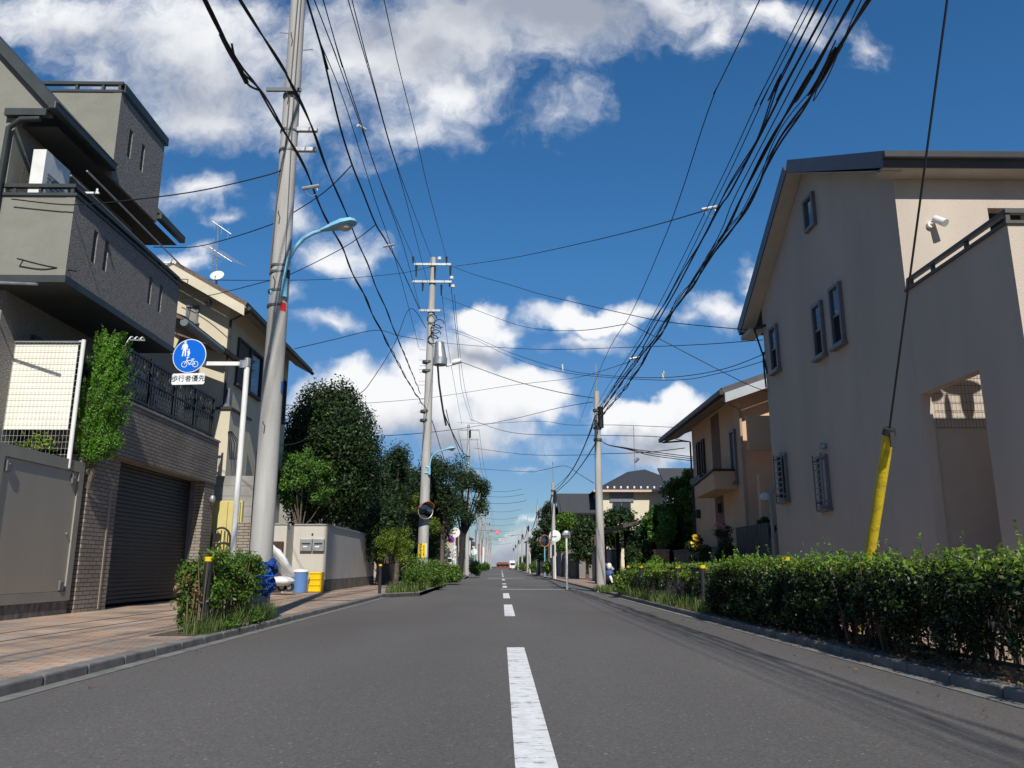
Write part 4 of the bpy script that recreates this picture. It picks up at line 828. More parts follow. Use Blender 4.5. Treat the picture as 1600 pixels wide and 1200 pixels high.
# blue sheet round the foot of the pole
TP = thing('tarpaulin', 'crumpled blue plastic sheet wrapped round the foot of the nearest pole', 'tarpaulin', (X1, Y1-.1, .3))
q = ay(408, 902, Y1-.15); b = B(); n = 22; rows = 14; vs = []
for j in range(rows+1):
    f_ = j/rows; z = q[2]-.24+.48*f_; w = .175+.03*math.sin(f_*PI)+.03*math.sin(f_*9)
    for k in range(n):
        a = 2*PI*k/n; r_w = w*(1+.13*math.sin(a*5+j*1.3)+.08*math.sin(a*9-j*2))-(.03 if j in (0, rows) else 0); vs.append((X1+.02+r_w*math.cos(a), Y1-.02+r_w*math.sin(a), z+.03*math.sin(a*3+j)))
b.add(vs, [(j*n+k, j*n+(k+1) % n, (j+1)*n+(k+1) % n, (j+1)*n+k) for j in range(rows) for k in range(n)]); b.sm = False
b.build('sheet', mat('blue_tarp', (.012, .06, .27), .45, (.01, .045, .2), 8, .8, 25), TP)
b = B(); b.tube([(X1+.02+.235*math.cos(a), Y1-.02+.235*math.sin(a), q[2]+.02) for a in np.linspace(0, 2*PI, 20)], .012, 5); b.build('cord', M_bst, TP)

def std_pole(X, Y, h, label, arms=(), r=.15, bands=(), group='utility poles', mast=0, boxes=True):
    t = thing('utility_pole', label, 'utility pole', (X, Y, SZ), group)
    B().tube([(X, Y, 0), (X, Y, h)], [r, r*.62], 18).build('shaft', M_pole, t)
    for (z, x0, x1) in arms: B().box(X+x0, X+x1, Y-.06, Y+.06, z-.06, z+.06).build('crossarm', M_steel, t)
    for z in bands: B().cyl((X, Y, z-.04), (X, Y, z+.04), r*.95, n=16).build('band', M_band, t)
    if mast: B().tube([(X, Y, h), (X, Y, h+mast)], .022, 6).build('mast', M_steel, t)
    if boxes:
        B().cyl((X+r*.7, Y-r*.5, h-1.25), (X+r*.7, Y-r*.5, h-.55), .1, n=10).build('splice_box', M_rubber, t)
    return t
# second pole, with transformer
X2, Y2 = -3.3, 34.0
def P2(px, py): return ay(px, py, Y2)
top = P2(677, 403)
UQ = thing('utility_pole', 'second concrete utility pole with transformer crossarms and round mirror', 'utility pole', (X2, Y2, SZ), 'utility poles')
bx = P2(659, 910)[0]
B().tube([(bx, Y2, 0), (top[0], Y2, top[2])], [.235, .13], 22).build('shaft', M_pole, UQ)
for (xa, xb, y) in ((648, 705, 415), (645, 706, 442), (656, 690, 487)):
    a, c = P2(xa, y), P2(xb, y); B().box(a[0], c[0], Y2-.2, Y2-.1, a[2]-.05, a[2]+.05).build('crossarm', M_steel, UQ)
for x, y, h_ in ((651, 425, .55), (680, 428, .5), (704, 428, .6), (661, 450, .4), (690, 455, .5), (703, 445, .3), (646, 408, .3), (698, 408, .3)):
    a = P2(x, y); b = B(); b.tube([a-[0, .15, h_/2], a-[0, .15, -h_/2]], [.03, .055], 8); b.build('insulator', M_black, UQ)
for x, y in ((706, 436), (708, 449), (687, 406)):
    a = P2(x, y); b = B(); b.cyl(a-[0, .15, .06], a-[0, .15, -.06], .09, n=10); b.build('insulator', M_insul, UQ)
a = P2(688, 553); b = B(); zb_, zt_ = P2(688, 571)[2], P2(686, 535)[2]
b.tube([(a[0], Y2-.1, zb_), (a[0], Y2-.1, zb_+.3), (a[0], Y2-.1, zb_+.32), (a[0]-.04, Y2-.1, zt_-.05), (a[0]-.04, Y2-.1, zt_)], [.31, .31, .28, .21, .15], 20); b.build('transformer', M_steel, UQ)
b = B(); a = P2(712, 565); b.cyl(a-[.15, 0, .05], a+[.25, 0, .05], .12, n=10); b.tube([P2(697, 572), P2(712, 568)], .05, 6); b.build('junction_closure', M_white, UQ)
b = B(); b.tube([P2(684, 572), P2(686, 600), P2(692, 640), P2(697, 665)], .045, 6); b.build('riser_cable', M_rubber, UQ)
b = B()
for k in range(5):
    c = P2(676+random.uniform(-1, 14), 500+k*8); b.tube([c+[.22*math.cos(t), -.2, .2*math.sin(t)] for t in np.linspace(0, 5.5, 12)], .022, 5)
b.build('cable_loops', M_rubber, UQ)
for y in (547, 563, 572, 578, 582, 596, 602, 624, 630, 644, 656): c = P2(664+(y < 600)*2, y); B().tube([c-[.3, .05, 0], c+[.32, -.05, 0]], .013, 5).build('step_bolt', M_steel, UQ)
for y in (566, 580, 643, 657): c = P2(668-(y-560)*.04, y); B().cyl(c-[0, 0, .05], c+[0, 0, .05], .225, n=16).build('band', M_band, UQ)
# yellow notice on the second pole, black vertical lettering
M_ysign = mat('yellow_notice', (.85, .62, .03), .5); M_blk = mat('black_lettering', (.01, .01, .01), .6)
a = P2(657, 872); c = P2(657, 849); sg = sticker(UQ, 'notice_board', bx, a[2], c[2], .25, .34, M_ysign, -PI/2+.05, Y2)
sticker(UQ, 'notice_edge', bx, a[2], c[2], .254, .07, M_white, -PI/2+.75, Y2)
textmesh('lettering', '横\n断\n者\n注\n意', .12, M_blk, UQ, (bx-.06, Y2-.262, (a[2]+c[2])/2), (1, 0, 0), (0, 0, 1))
textmesh('lettering', '飛\nび\n出\nし\n注\n意', .07, M_blk, UQ, (bx+.07, Y2-.262, (a[2]+c[2])/2), (1, 0, 0), (0, 0, 1))
# round convex mirror with orange hood on the second pole
CM = thing('traffic_mirror', 'round convex traffic mirror with orange hood on the second utility pole', 'traffic mirror', P2(665, 797), 'convex traffic mirrors')
a = ay(665, 798, Y2-.45); R_ = .34; yaw = Matrix.Rotation(math.radians(32), 3, 'Z')
def mir(par, c, R_, yaw, hood=True, rimm=None):
    rimm = rimm or mat('orange_plastic', (.75, .22, .06), .5)
    def T(x, y, z): return np.array(yaw @ Vector((x, y, z)))+c
    b = B(); n = 28; vs = [T(0, -.05, 0)]
    for j in (1, 2, 3, 4):
        rr = R_*j/4
        for k in range(n): a = 2*PI*k/n; vs.append(T(rr*math.cos(a), -.05*(1-(j/4)**2), rr*math.sin(a)))
    fs = [(0, 1+k, 1+(k+1) % n) for k in range(n)]+[(1+(j-1)*n+k, 1+(j-1)*n+(k+1) % n, 1+j*n+(k+1) % n, 1+j*n+k) for j in (1, 2, 3) for k in range(n)]
    b.add(vs, fs); b.sm = True; b.build('mirror_face', mat('mirror', (.35, .35, .36), .03, metal=1), par)
    b = B(); b.tube([T(R_*math.cos(t), 0, R_*math.sin(t)) for t in np.linspace(0, 2*PI, 30)], .022, 6); b.build('rim', M_steel if hood else rimm, par)
    b = B(); b.ell(T(0, .05, 0), (R_*.98, .04, R_*.98), 20, 8, yaw); b.build('back', M_white, par)
    if hood:
        b = B(); vs = []; m_ = 20
        for k in range(m_+1):
            t = math.radians(10+160*k/m_); dd_ = .24*max(0, math.sin((t-math.radians(10))/math.radians(160)*PI))**.5
            for r2, y_ in ((R_+.02, .03), (R_+.03, -.03-dd_)): vs.append(T(r2*math.cos(t), y_, r2*math.sin(t)))
        b.add(vs, [(2*k, 2*k+1, 2*k+3, 2*k+2) for k in range(m_)]); b.sm = True; o = b.build('hood', rimm, par); md = o.modifiers.new('s', 'SOLIDIFY'); md.thickness = .008
mir(CM, a, R_, yaw); B().tube([a+[0, .06, 0], (bx, Y2-.2, a[2])], .025, 6).build('bracket', M_white, CM)
add_lamp('street_lamp', 'pale blue street lamp on the second utility pole in front of pines', None, ((694, 703), (712, 700)), Y2-.2, ((671, 735), (672, 722), (675, 713), (681, 707), (688, 704), (696, 703)))
# further left poles
far = [(-3.1, 74, 13.8, 'third concrete utility pole rising behind the pine crown on the left'),
       (-3.2, 108, 13.5, 'pale utility pole right of the leaning street tree on the left pavement'), (-3.2, 125, 13.0, 'slender utility pole next to the red banner on the left'),
       (-3.2, 143, 13, 'fourth tall utility pole of the left row seen far away'), (-3.2, 176, 13, 'fifth tall utility pole of the left row seen far away'), (-3.2, 212, 12.5, 'sixth tall utility pole of the left row seen far away'), (-3.2, 250, 12.5, 'last utility pole of the left row near the vanishing point')]
for X, Y, h_, lab in far:
    std_pole(X, Y, h_, lab, arms=((h_-.5, -1, 1), (h_-1.4, -1, 1)), r=.2, bands=(h_-3, h_-5))
# right poles (low, communication)
def zr(px, py, X): return ax(px, py, X)[2]
std_pole(3.2, 26.2, 6.55, 'nearest right hand concrete pole carrying the black cable bundle', r=.15, bands=(5.9, 5.3, 4.9), mast=.95)
std_pole(3.22, 49.8, 5.9, 'second right hand concrete pole beside the two round mirrors', r=.15, bands=(5.4, 5.1), mast=1.3)
for X, Y, lab in ((3.3, 73.5, 'third right hand concrete pole with the yellow guard board'), (3.3, 101, 'fourth right hand concrete pole in front of the dark hedge'), (3.3, 128, 'fifth right hand concrete pole far down the road'),
                  (3.3, 156, 'sixth right hand concrete pole far down the road'), (3.3, 190, 'seventh right hand concrete pole far down the road'), (3.3, 225, 'last right hand concrete pole near the vanishing point')):
    std_pole(X, Y, 6.3, lab, r=.16, bands=(5.6,), mast=.6)
# ------------------------------------------------------------------ wires
def wire(label, pts, r=.008, sag=0, twist=0, strands=1, cat='cable', group=None, seg=None, name='cable', ties=0):
    """smooth cable through measured 3D points (Catmull-Rom); optional twisted strands"""
    P = [np.array(p, float) for p in pts]
    if sag and len(P) == 2:
        P = [P[0]+(P[1]-P[0])*t-np.array([0, 0, sag*4*t*(1-t)]) for t in np.linspace(0, 1, 9)]
    Q = []; n = seg or 6
    for i in range(len(P)-1):
        a, b_, c, d_ = P[max(i-1, 0)], P[i], P[i+1], P[min(i+2, len(P)-1)]
        if len(P) == 2: a, d_ = b_, c
        for t in np.arange(0, 1, 1/n): Q.append(.5*((2*b_)+(c-a)*t+(2*a-5*b_+4*c-d_)*t*t+(-a+3*b_-3*c+d_)*t**3))
    Q.append(P[-1]); b = B()
    if strands == 1: b.tube(Q, r, 6)
    else:
        # resample finely, wind strands loosely
        Qa = np.array(Q); L_ = np.concatenate([[0], np.cumsum(np.linalg.norm(np.diff(Qa, axis=0), axis=1))]); m = int(min(L_[-1]/.12, 420)); s_ = np.linspace(0, L_[-1], m)
        Z = np.stack([np.interp(s_, L_, Qa[:, k]) for k in range(3)], 1)
        for k in range(strands):
            ph = 2*PI*k/strands; amp = twist*(1+.5*np.sin(s_*.9+k*2)); w = s_*(2.1+.35*k)+ph
            b.tube([Z[i]+[amp[i]*math.cos(w[i]), 0, amp[i]*math.sin(w[i])] for i in range(m)], r, 5)
    o = b.build(name, M_rubber, fixn=False); return tag(o, label, cat, group)
def onx(X, L): return [ax(x, y, X) for x, y in L]
def ext(P, back=18): d = P[0]-P[1]; return [P[0]+d/np.linalg.norm(d)*back]+P
GL_, GR_, GX = 'overhead cables along the left pavement', 'overhead cables along the right pavement', 'cables crossing above the road'
wire('thick dark cable passing in front of the nearest pole down to the second pole', ext(onx(-3.12, [(320,0),(345,50),(375,105),(405,142),(440,195),(475,262),(500,320),(540,400),(587,500),(640,600)])+[P2(668,642)]), .014, strands=2, twist=.018, group=GL_)
wire('slack loop hanging from the thick cable left of the nearest pole', onx(-3.12, [(362,68),(368,95),(378,118),(390,134),(405,141)]), .014, group=GL_)
wire('lashed cable crossing just behind the street lamp head on the left', ext(onx(-3.0, [(375,0),(450,120),(487,200),(526,300),(552,360),(587,445),(620,525)])+[P2(657,615)]), .013, strands=2, twist=.012, group=GL_)
wire('heaviest cable left of the road ending at the junction above the lamp', ext(onx(-3.1, [(480,0),(500,67),(512,117),(532,200),(550,257),(567,300),(587,350),(605,380)])+[P2(632,430), P2(657,487)]), .02, group=GL_)
wire('thin wire branching off the heaviest cable left of the road', onx(-3.0, [(502,70),(540,165),(582,300),(622,420)])+[P2(655,545)], .009, group=GL_)
wire('first of the paired wires right of the heaviest cable', ext(onx(-2.9, [(491,0),(520,75),(562,192),(600,300),(632,390)])+[P2(657,486)]), .01, group=GL_)
wire('second of the paired wires right of the heaviest cable', ext(onx(-2.75, [(505,0),(525,70),(565,195),(601,300)])+[P2(650,412)]), .01, group=GL_)
wire('left wire of the close pair reaching the second pole top', ext(onx(-2.6, [(544,0),(565,72),(585,140),(607,220),(631,300)])+[P2(668,442)]), .01, group=GL_)
wire('right wire of the close pair reaching the second pole top', ext(onx(-2.55, [(550,0),(568,72),(587,142),(608,220),(635,300)])+[P2(675,405)]), .01, group=GL_)
wire('lone rightmost wire of the left row reaching the second pole crossarm', ext(onx(-2.3, [(600,0),(622,100),(650,212),(670,300)])+[P2(699,408)]), .01, group=GL_)
b = B(); p = onx(-2.83, [(565,200)])[0]; b.cyl(p-[.06,.1,.0], p+[.06,.1,.02], .03, n=8); tag(b.build('cable_spacer', M_insul), 'small white spacer clipped to the paired wires', 'spacer')
# second pole onwards
P3 = lambda px, py: ay(px, py, 74)
for lab, a_, mids, c_, r in (('drooping power cable from the transformer down to the pine crown', (686,600), [(692,640,36),(705,672,40),(722,705,55)], (730,712), .03),
    ('sagging cable from the second pole ending in a low loop at the third', (697,640), [(705,672,40),(715,700,52),(722,716,66)], (729,712), .02),
    ('high line from the second pole crossarm to the third pole top', (705,450), [(715,540,42),(722,610,55)], (737,658), .014),
    ('inner high line from the second pole crossarm to the third pole', (710,460), [(718,545,42),(727,610,55)], (740,660), .012),
    ('left high line from the second pole to the third pole crossarm', (690,455), [(700,540,42),(712,610,55)], (722,664), .012),
    ('thin line sloping from the second pole towards the third pole foot', (671,646), [(680,672,38),(690,705,44),(700,730,52)], (717,748), .02)):
    wire(lab, [P2(*a_)]+[ay(*m) for m in mids]+[P3(*c_)], r, group='cables from the second pole to the third')
for i, (x, z) in enumerate(((-4.1, 13.3), (-2.1, 13.3), (-3.9, 12.4), (-2.3, 12.4), (-3.0, 8.4), (-2.9, 7.7))):
    wire('distant left hand line number %s in the bundle beyond the third pole' % ('one two three four five six'.split()[i]), [(x, 74, z), (x, 91, z-.8), (x, 108, z-.2), (x, 125, z-.7), (x, 143, z-.1), (x, 160, z-.6), (x, 176, z-.1), (x, 212, z-.3), (x, 250, z-.3)], .016, group='distant left hand lines')
# right-hand bundle
R1 = (3.2, 26.2)
def endR(px, py): return ay(px, py, 26.0)
wire('lone thin wire well left of the black cable bundle', ext(onx(2.9, [(1187,0),(1115,150),(1065,300),(1035,380),(985,492),(945,560)])+[ay(905,660,40)]), .007, group=GR_)
wire('thin wire furthest left in the right hand bundle', ext(onx(3.0, [(1263,0),(1190,145),(1117,300),(1010,512),(952,600)])+[ay(925,648,30)]), .006, group=GR_)
wire('thin wire second from the left in the right hand bundle', ext(onx(3.05, [(1272,0),(1200,140),(1125,300),(1015,515)])+[endR(932,642)]), .006, group=GR_)
wire('wavy lashed wire in the middle of the right hand bundle', ext(onx(3.15, [(1282,0),(1222,117),(1185,212),(1135,300),(1064,430)])+[endR(932,650)]), .009, strands=2, twist=.012, group=GR_)
wire('straight thick cable left of the two heaviest right hand cables', ext(onx(3.2, [(1299,0),(1241,107),(1186,215),(1141,300),(1120,332),(1067,432),(1055,455),(1025,507),(1005,542),(997,557)])+[endR(934,640)]), .013, group=GR_)
wire('thin wavy wire between the thick right hand cables', ext(onx(3.25, [(1309,0),(1250,112),(1152,300),(1080,440)])+[endR(934,648)]), .007, group=GR_)
wire('heavy double cable second from the right in the bundle', ext(onx(3.3, [(1332,0),(1272,107),(1210,207),(1164,300),(1112,395),(1025,525),(970,600)])+[endR(934,652)]), .013, strands=2, twist=.012, group=GR_)
wire('thick untidy twisted bundle on the far right above the road', ext(onx(3.35, [(1357,0),(1312,72),(1277,132),(1222,217),(1180,300),(1137,367),(1075,455),(1025,532),(982,600)])+[endR(935,656)]), .013, strands=2, twist=.02, group=GR_)
wire('loose thin strand curling round the twisted right hand bundle', ext(onx(3.38, [(1350,0),(1318,60),(1280,120),(1226,205),(1184,285),(1140,355),(1080,440),(1030,520),(985,592)])+[endR(936,655)]), .006, strands=2, twist=.04, group=GR_)
for lab, pts_, r in (('upper drooping cable from the nearest right pole to the second', [(930,650,26),(916,690,31),(898,728,38),(880,754,45),(866,768,49.6)], .022),
    ('lower drooping cable from the nearest right pole to the second', [(931,692,26),(912,722,30),(890,750,40),(866,772,49.6)], .02), ('middle drooping cable from the nearest right pole to the second', [(929,660,26),(908,708,32),(888,742,42),(866,762,49.6)], .012)):
    wire(lab, [ay(*p) for p in pts_], r, group='cables between the right hand poles')
for i, (Ya, Yb) in enumerate(((49.8, 73.5), (73.5, 101), (101, 128), (128, 156), (156, 190), (190, 225))):
    wire('drooping black cable after the %s right hand pole' % ('second third fourth fifth sixth seventh'.split()[i]), [(3.25, Ya, 5.5), (3.25, Yb, 5.5)], .035, sag=.9, group='cables between the right hand poles')
# crossing wires: (px, py, depth)
def xw(label, L, r=.009, **k): return wire(label, [ay(*p) for p in L], r, group=GX, **k)
xw('service wire from the grey house balcony to the bracket on the nearest pole', [(18,311,11.7),(110,320,11.7),(200,313,11.6),(312,298,11.6),(420,273,11.6),(450,260,11.6)], .01)
xw('service wire passing behind the nearest pole to the upper cable junction', [(240,386,15.9),(300,386,15.5),(350,375,15),(415,354,14),(445,340,13.5),(507,300,13),(550,258,12.6)], .01)
xw('service wire from the cream house to the lower cable junction', [(282,466,20),(330,461,19.5),(415,440,18),(455,428,17),(540,385,16.5),(587,351,15.7)], .01)
xw('long wire from the grey house parapet to the right hand bundle', [(27,404,11.7),(120,422,13),(250,435,18),(400,438,24),(520,436,29),(625,427,32),(672,417,33.8)], .011)
xw('second strand dipping below the long wire at the grey house', [(27,404,11.7),(70,415,11.75),(120,424,11.9)], .012)
xw('wire rising from the second pole to the right hand bundle', [(712,416,33.8),(800,403,28),(900,382,22),(1000,358,17),(1098,330,12.5),(1115,324,11.6)], .011)
xw('wire arriving from the left behind the nearest pole at the second pole', [(460,545,26),(520,531,28),(587,516,30),(625,525,32),(662,531,33.9)], .013)
xw('slack wire hanging in front of the round tree to the second pole', [(427,696,22),(470,690,23),(512,660,25),(560,617,27),(577,600,28),(615,540,30),(641,482,32),(666,513,33.8)], .014)
xw('faint wire crossing before the round tree and clouds', [(447,634,26),(555,631,30),(675,621,36),(800,602,33),(900,590,29),(985,565,19)], .009)
xw('wire crossing above the pines towards the right', [(600,681,36),(656,677,40),(725,669,50),(800,655,48),(870,638,40),(926,628,30)], .016)
xw('service wire from the second pole top to the grey house eave', [(706,416,33.8),(744,430,31),(800,446,28),(850,461,26),(985,492,21),(1050,504,19),(1152,514,17.3),(1182,517,17)], .011)
xw('wire from the second pole to the knot above the right hand bundle', [(692,465,33.8),(725,477,31),(800,505,27),(850,515,24),(912,516,21),(980,506,18)], .009)
xw('long diagonal wire from the knot to the corner of the grey house', [(980,504,18),(1035,532,17.4),(1100,566,17.2),(1167,600,17),(1203,613,16.8)], .008)
xw('double wire with a white fuse crossing to the grey house', [(706,514,33.8),(739,526,32),(800,552,29),(880,577,26),(940,586,24),(1035,590,20),(1125,578,18),(1197,552,16.9)], .009)
xw('parallel lower wire of the fused pair crossing to the grey house', [(706,518,33.8),(745,532,32),(800,558,29),(880,582,26),(1035,594,20),(1125,583,18),(1197,563,16.9)], .008)
xw('nearly level wire from the second pole past the bundle to the grey house', [(688,535,33.9),(740,540,31),(850,546,27),(1000,542,21),(1100,538,18.5),(1192,531,16.9)], .009)
xw('wire from the transformer to the nearest right hand pole', [(722,566,33.8),(800,594,32),(870,612,29),(928,622,26.2)], .013)
xw('level wire across the road in front of the third pole', [(735,655,74),(800,676,55),(926,680,45),(1020,682,38),(1078,690,30)], .018)
xw('lower level wire across the road near the tan house', [(740,700,70),(820,710,55),(907,711,45),(945,709,40),(1007,707,34),(1070,700,29)], .016)
xw('wavy wire crossing at the level of the right hand pole band', [(715,660,50),(760,662,48),(840,658,40),(890,664,35),(960,664,30),(1060,668,28)], .009)
for k, (dy, s_) in enumerate(((0, 'upper'), (3, 'middle'), (6, 'lower'))):
    xw('%s strand of the drop cable from the nearest right pole to the tan house' % s_, [(937,655,26.2),(941,690,26.2),(980,700+dy*.3,26.5),(1020,706+dy,27),(1083,714+dy,27.4)], .014)
xw('wire rising to a peak before the nearest right hand pole', [(740,732,90),(820,737,70),(845,735,65),(882,728,60),(905,741,50),(928,755,40)], .018)
for i, (y, Y) in enumerate(((768, 120), (776, 110), (786, 100), (800, 130), (812, 150), (822, 170), (832, 185), (841, 200), (852, 215))):
    hw = 1244*3.2/Y
    wire('distant wire spanning the road, %s from the top' % ('first second third fourth fifth sixth seventh eighth ninth'.split()[i]), [ay(783-hw, y-3, Y), ay(783+hw, y-4, Y)], .022, sag=.35, group='distant wires spanning the road')
for x, y, Y, lab in ((1036, 586, 20, 'small white fuse on the crossing wires right of the road'), (879, 574, 26, 'small white fuse on the crossing wires above the road centre')):
    c = ay(x, y, Y); tag(B().cyl(c-[0, 0, .14], c+[0, 0, .1], .025, .04, 8).build('cable_fuse', M_insul), lab, 'fuse')
for x, y, Y, lab in ((1110, 326, 11.6, 'silver clamp joining the crossing wire to the right hand bundle'), (993, 560, 18.5, 'silver clamp low on the right hand bundle'), (609, 384, 16.2, 'silver clamp at the end of the heaviest left cable'), (488, 293, 10.6, 'silver clamp under the thick cable beside the nearest pole')):
    c = ay(x, y, Y); b = B(); b.cyl(c-[.14, 0, .02], c+[.1, 0, .03], .028, n=8); b.tube([c+[.08*math.cos(t), 0, .08*math.sin(t)-.05] for t in np.linspace(0, 5.6, 12)], .008, 4); tag(b.build('cable_clamp', M_steel), lab, 'clamp')
c = ax(1183, 516, 5.7); b = B(); b.tube([(5.79, c[1]-.3, c[2]+.02), (5.6, c[1]-.1, c[2])], .03, 8); b.tube([(5.79, 16.8, 4.9), (5.75, 16.85, 5.3), (5.6, c[1]-.1, c[2]+.0)], .02, 6); tag(b.build('service_bracket', M_black), 'black wire bracket on the far corner of the grey house', 'bracket')
# ------------------------------------------------------------------ blue pedestrian and bicycle sign
YS = 12.0
pT, pB = ay(386, 562, YS), ay(366, 848, YS); PX_ = (pT[0]+pB[0])/2
SG = thing('road_sign', 'round blue pedestrian and bicycle sign with white plate on a white cranked post', 'road sign', (PX_, YS, SZ))
B().tube([(PX_, YS, 0), (PX_, YS, pT[2])], .042, 16).build('post', M_white, SG)
B().cyl((PX_, YS, pT[2]-.12), (PX_, YS, pT[2]+.02), .05, n=16).build('post_cap', M_steel, SG)
a = ay(318, 568, YS-.02); b = B(); b.box(a[0]-.25, PX_-.03, YS-.03, YS+.01, a[2]-.03, a[2]+.03); b.build('arm', M_white, SG)
b = B(); b.box(PX_-.1, PX_-.0, YS-.055, YS-.031, a[2]-.07, a[2]+.05); b.build('arm_clamp', M_steel, SG)
M_sblue = mat('sign_blue', (.005, .13, .62), .35, (.005, .12, .58), 2); M_swhite = mat('sign_white', (.8, .82, .82), .4)
sc_ = ay(296, 556, YS-.08); yawS = math.radians(-6); rt = Vector((math.cos(yawS), math.sin(yawS), 0)); fwd = Vector((math.sin(yawS), -math.cos(yawS), 0))
def S_(u, v, w=0): return Vector(map(float, sc_))+rt*u+Vector((0, 0, 1))*v+fwd*w
def disc(r, w0, w1, n=40):
    b = B(); vs = [S_(r*math.cos(2*PI*k/n), r*math.sin(2*PI*k/n), w) for w in (w0, w1) for k in range(n)]
    return b.add(vs, [tuple(range(n)), tuple(range(2*n-1, n-1, -1))]+[(k, (k+1) % n, n+(k+1) % n, n+k) for k in range(n)])
R0 = .268
disc(R0, -.006, .0).build('disc', M_swhite, SG); dsk = disc(R0-.012, .001, .003).build('disc', M_sblue, SG, label='blue face of the round sign')
def flat(polys, w, name, m):
    b = B()
    for P in polys: b.add([S_(u*R0, v*R0, w) for u, v in P], [tuple(range(len(P)))])
    return b.build(name, m, dsk, fixn=False)
def stroke(P, h=.022):
    out = []
    for (x0, y0), (x1, y1) in zip(P[:-1], P[1:]):
        d = math.hypot(x1-x0, y1-y0) or 1; nx, ny = -(y1-y0)/d*h, (x1-x0)/d*h; out.append([(x0+nx, y0+ny), (x0-nx, y0-ny), (x1-nx, y1-ny), (x1+nx, y1+ny)])
    return out
def circ(cx, cy, r, n=14): return [(cx+r*math.cos(2*PI*k/n), cy+r*math.sin(2*PI*k/n)) for k in range(n)]
per = [circ(-.30, .82, .065), [(-.38,.74),(-.22,.74),(-.14,.62),(-.12,.38),(-.17,.37),(-.21,.56),(-.21,-.02),(-.28,-.02),(-.30,.32),(-.33,.32),(-.38,-.02),(-.45,-.02),(-.40,.5),(-.42,.52),(-.47,.36),(-.50,.37),(-.47,.62)]]
kid = [circ(-.05, .36, .045), [(-.1,.30),(0,.30),(.04,.12),(0,.1),(-.01,-.02),(-.05,-.02),(-.07,-.02),(-.12,-.02),(-.11,.15),(-.15,.3)]]
flat(per+kid, .0045, 'pedestrian_symbol', M_swhite)
def ring(cx, cy, r): return stroke([(cx+r*math.cos(t), cy+r*math.sin(t)) for t in np.linspace(0, 2*PI, 19)], .016)
bk = ring(-.25, -.5, .165)+ring(.4, -.5, .165)+stroke([(-.25,-.5),(-.12,-.25),(-.1,-.12),(0,-.08)], .02)+stroke([(-.1,-.28),(.22,-.28),(.06,-.5),(-.12,-.28)], .018)+stroke([(.06,-.5),(.4,-.5),(.24,-.28)], .018)+stroke([(.22,-.28),(.22,-.2)], .018)+stroke([(.14,-.2),(.32,-.2)], .026)+stroke([(-.17,-.12),(-.05,-.06)], .02)+[circ(.06, -.5, .05)]
flat(bk, .0047, 'bicycle_symbol', M_swhite)
# white plate under it
pc = ay(294, 592, YS-.08); pw_, ph_ = .262, .088
def PLt(u, v, w=0): return Vector(map(float, pc))+rt*u+Vector((0, 0, 1))*v+fwd*w
b = B(); rr_ = .03; out_ = []
for cx, cy, a0 in ((pw_-rr_, ph_-rr_, 0), (-pw_+rr_, ph_-rr_, 90), (-pw_+rr_, -ph_+rr_, 180), (pw_-rr_, -ph_+rr_, 270)):
    out_ += [(cx+rr_*math.cos(math.radians(a0+t)), cy+rr_*math.sin(math.radians(a0+t))) for t in (0, 30, 60, 90)]
n = len(out_); b.add([PLt(u, v, w) for w in (-.006, 0) for u, v in out_], [tuple(range(n)), tuple(range(2*n-1, n-1, -1))]+[(k, (k+1) % n, n+(k+1) % n, n+k) for k in range(n)])
b.build('plate', M_swhite, SG)
textmesh('plate_lettering', '歩行者優先', .108, M_blk, SG, PLt(0, 0, .003), tuple(rt), (0, 0, 1), .001)
b = B(); b.tube([S_(-.0, -.3, -.04), S_(0, .2, -.04)], .02, 8); b.tube([S_(0, .02, -.04), (a[0]-.1, YS-.02, a[2])], .02, 8); b.build('sign_bracket', M_steel, SG)
# ------------------------------------------------------------------ bollards and edge fence posts
M_bband = mat('yellow_band', (.8, .5, .02), .4)
def bollard(x, y, h, label, r=.042):
    t = thing('bollard', label, 'bollard', (x, y, SZ), 'black posts with yellow tops')
    B().cyl((x, y, 0), (x, y, SZ+h-.05), r, n=18).build('post', M_black, t)
    B().cyl((x, y, SZ+h-.05), (x, y, SZ+h), r+.004, n=18).build('yellow_cap', M_bband, t)
    return t
q = az(317, 988, SZ); bt = ay(320, 870, q[1]); bollard(q[0], q[1], bt[2]-SZ, 'black bollard with yellow top standing free before the left hedge', .045)
B0 = B(); p = q
bollard(-2.98-.35, 22.6, .78, 'yellow topped black bollard by the shrubs under the second pole')
# low fence in the left hedge
LF = thing('low_fence', 'low black picket fence inside the left hedge', 'fence', (q[0]-.05, q[1]+.1, SZ)); b = B()
for y in np.arange(q[1]+.15, 11.4, .1): b.box(-3.36, -3.352, y, y+.008, .12, .62)
b.box(-3.365, -3.345, q[1], 11.4, .62, .65); b.box(-3.365, -3.345, q[1], 11.4, .14, .165); b.build('picket_panel', M_black, LF)
# left hedge
LH = thing('hedge', 'small leafy hedge clump between the black bollard and the nearest pole', 'hedge', (-3.5, 9.9, SZ), 'hedges in the pavement edge')
C = []; R = []
for i in range(60):
    y = random.uniform(9.35, 11.2); C.append((-3.43+random.uniform(-.17, .17), y, random.uniform(.42, .93))); R.append((.14, .15, .13))
for i in range(20): C.append((-3.55+random.uniform(-.05, .05), random.uniform(9.25, 9.5), random.uniform(.2, .8))); R.append((.1, .1, .12))
p, nr = clump_pts(C, R, 13000, .2); leaves('foliage', p, nr, .05, L_hedge, LH, .42)
b = B()
for i in range(40):
    y = random.uniform(9.2, 11.2); x = -3.42+random.uniform(-.12, .12); b.tube([(x, y, .05), (x+random.uniform(-.05, .05), y+random.uniform(-.05, .05), .4), (x+random.uniform(-.1, .1), y+random.uniform(-.1, .1), .85)], [.012, .009, .004], 5)
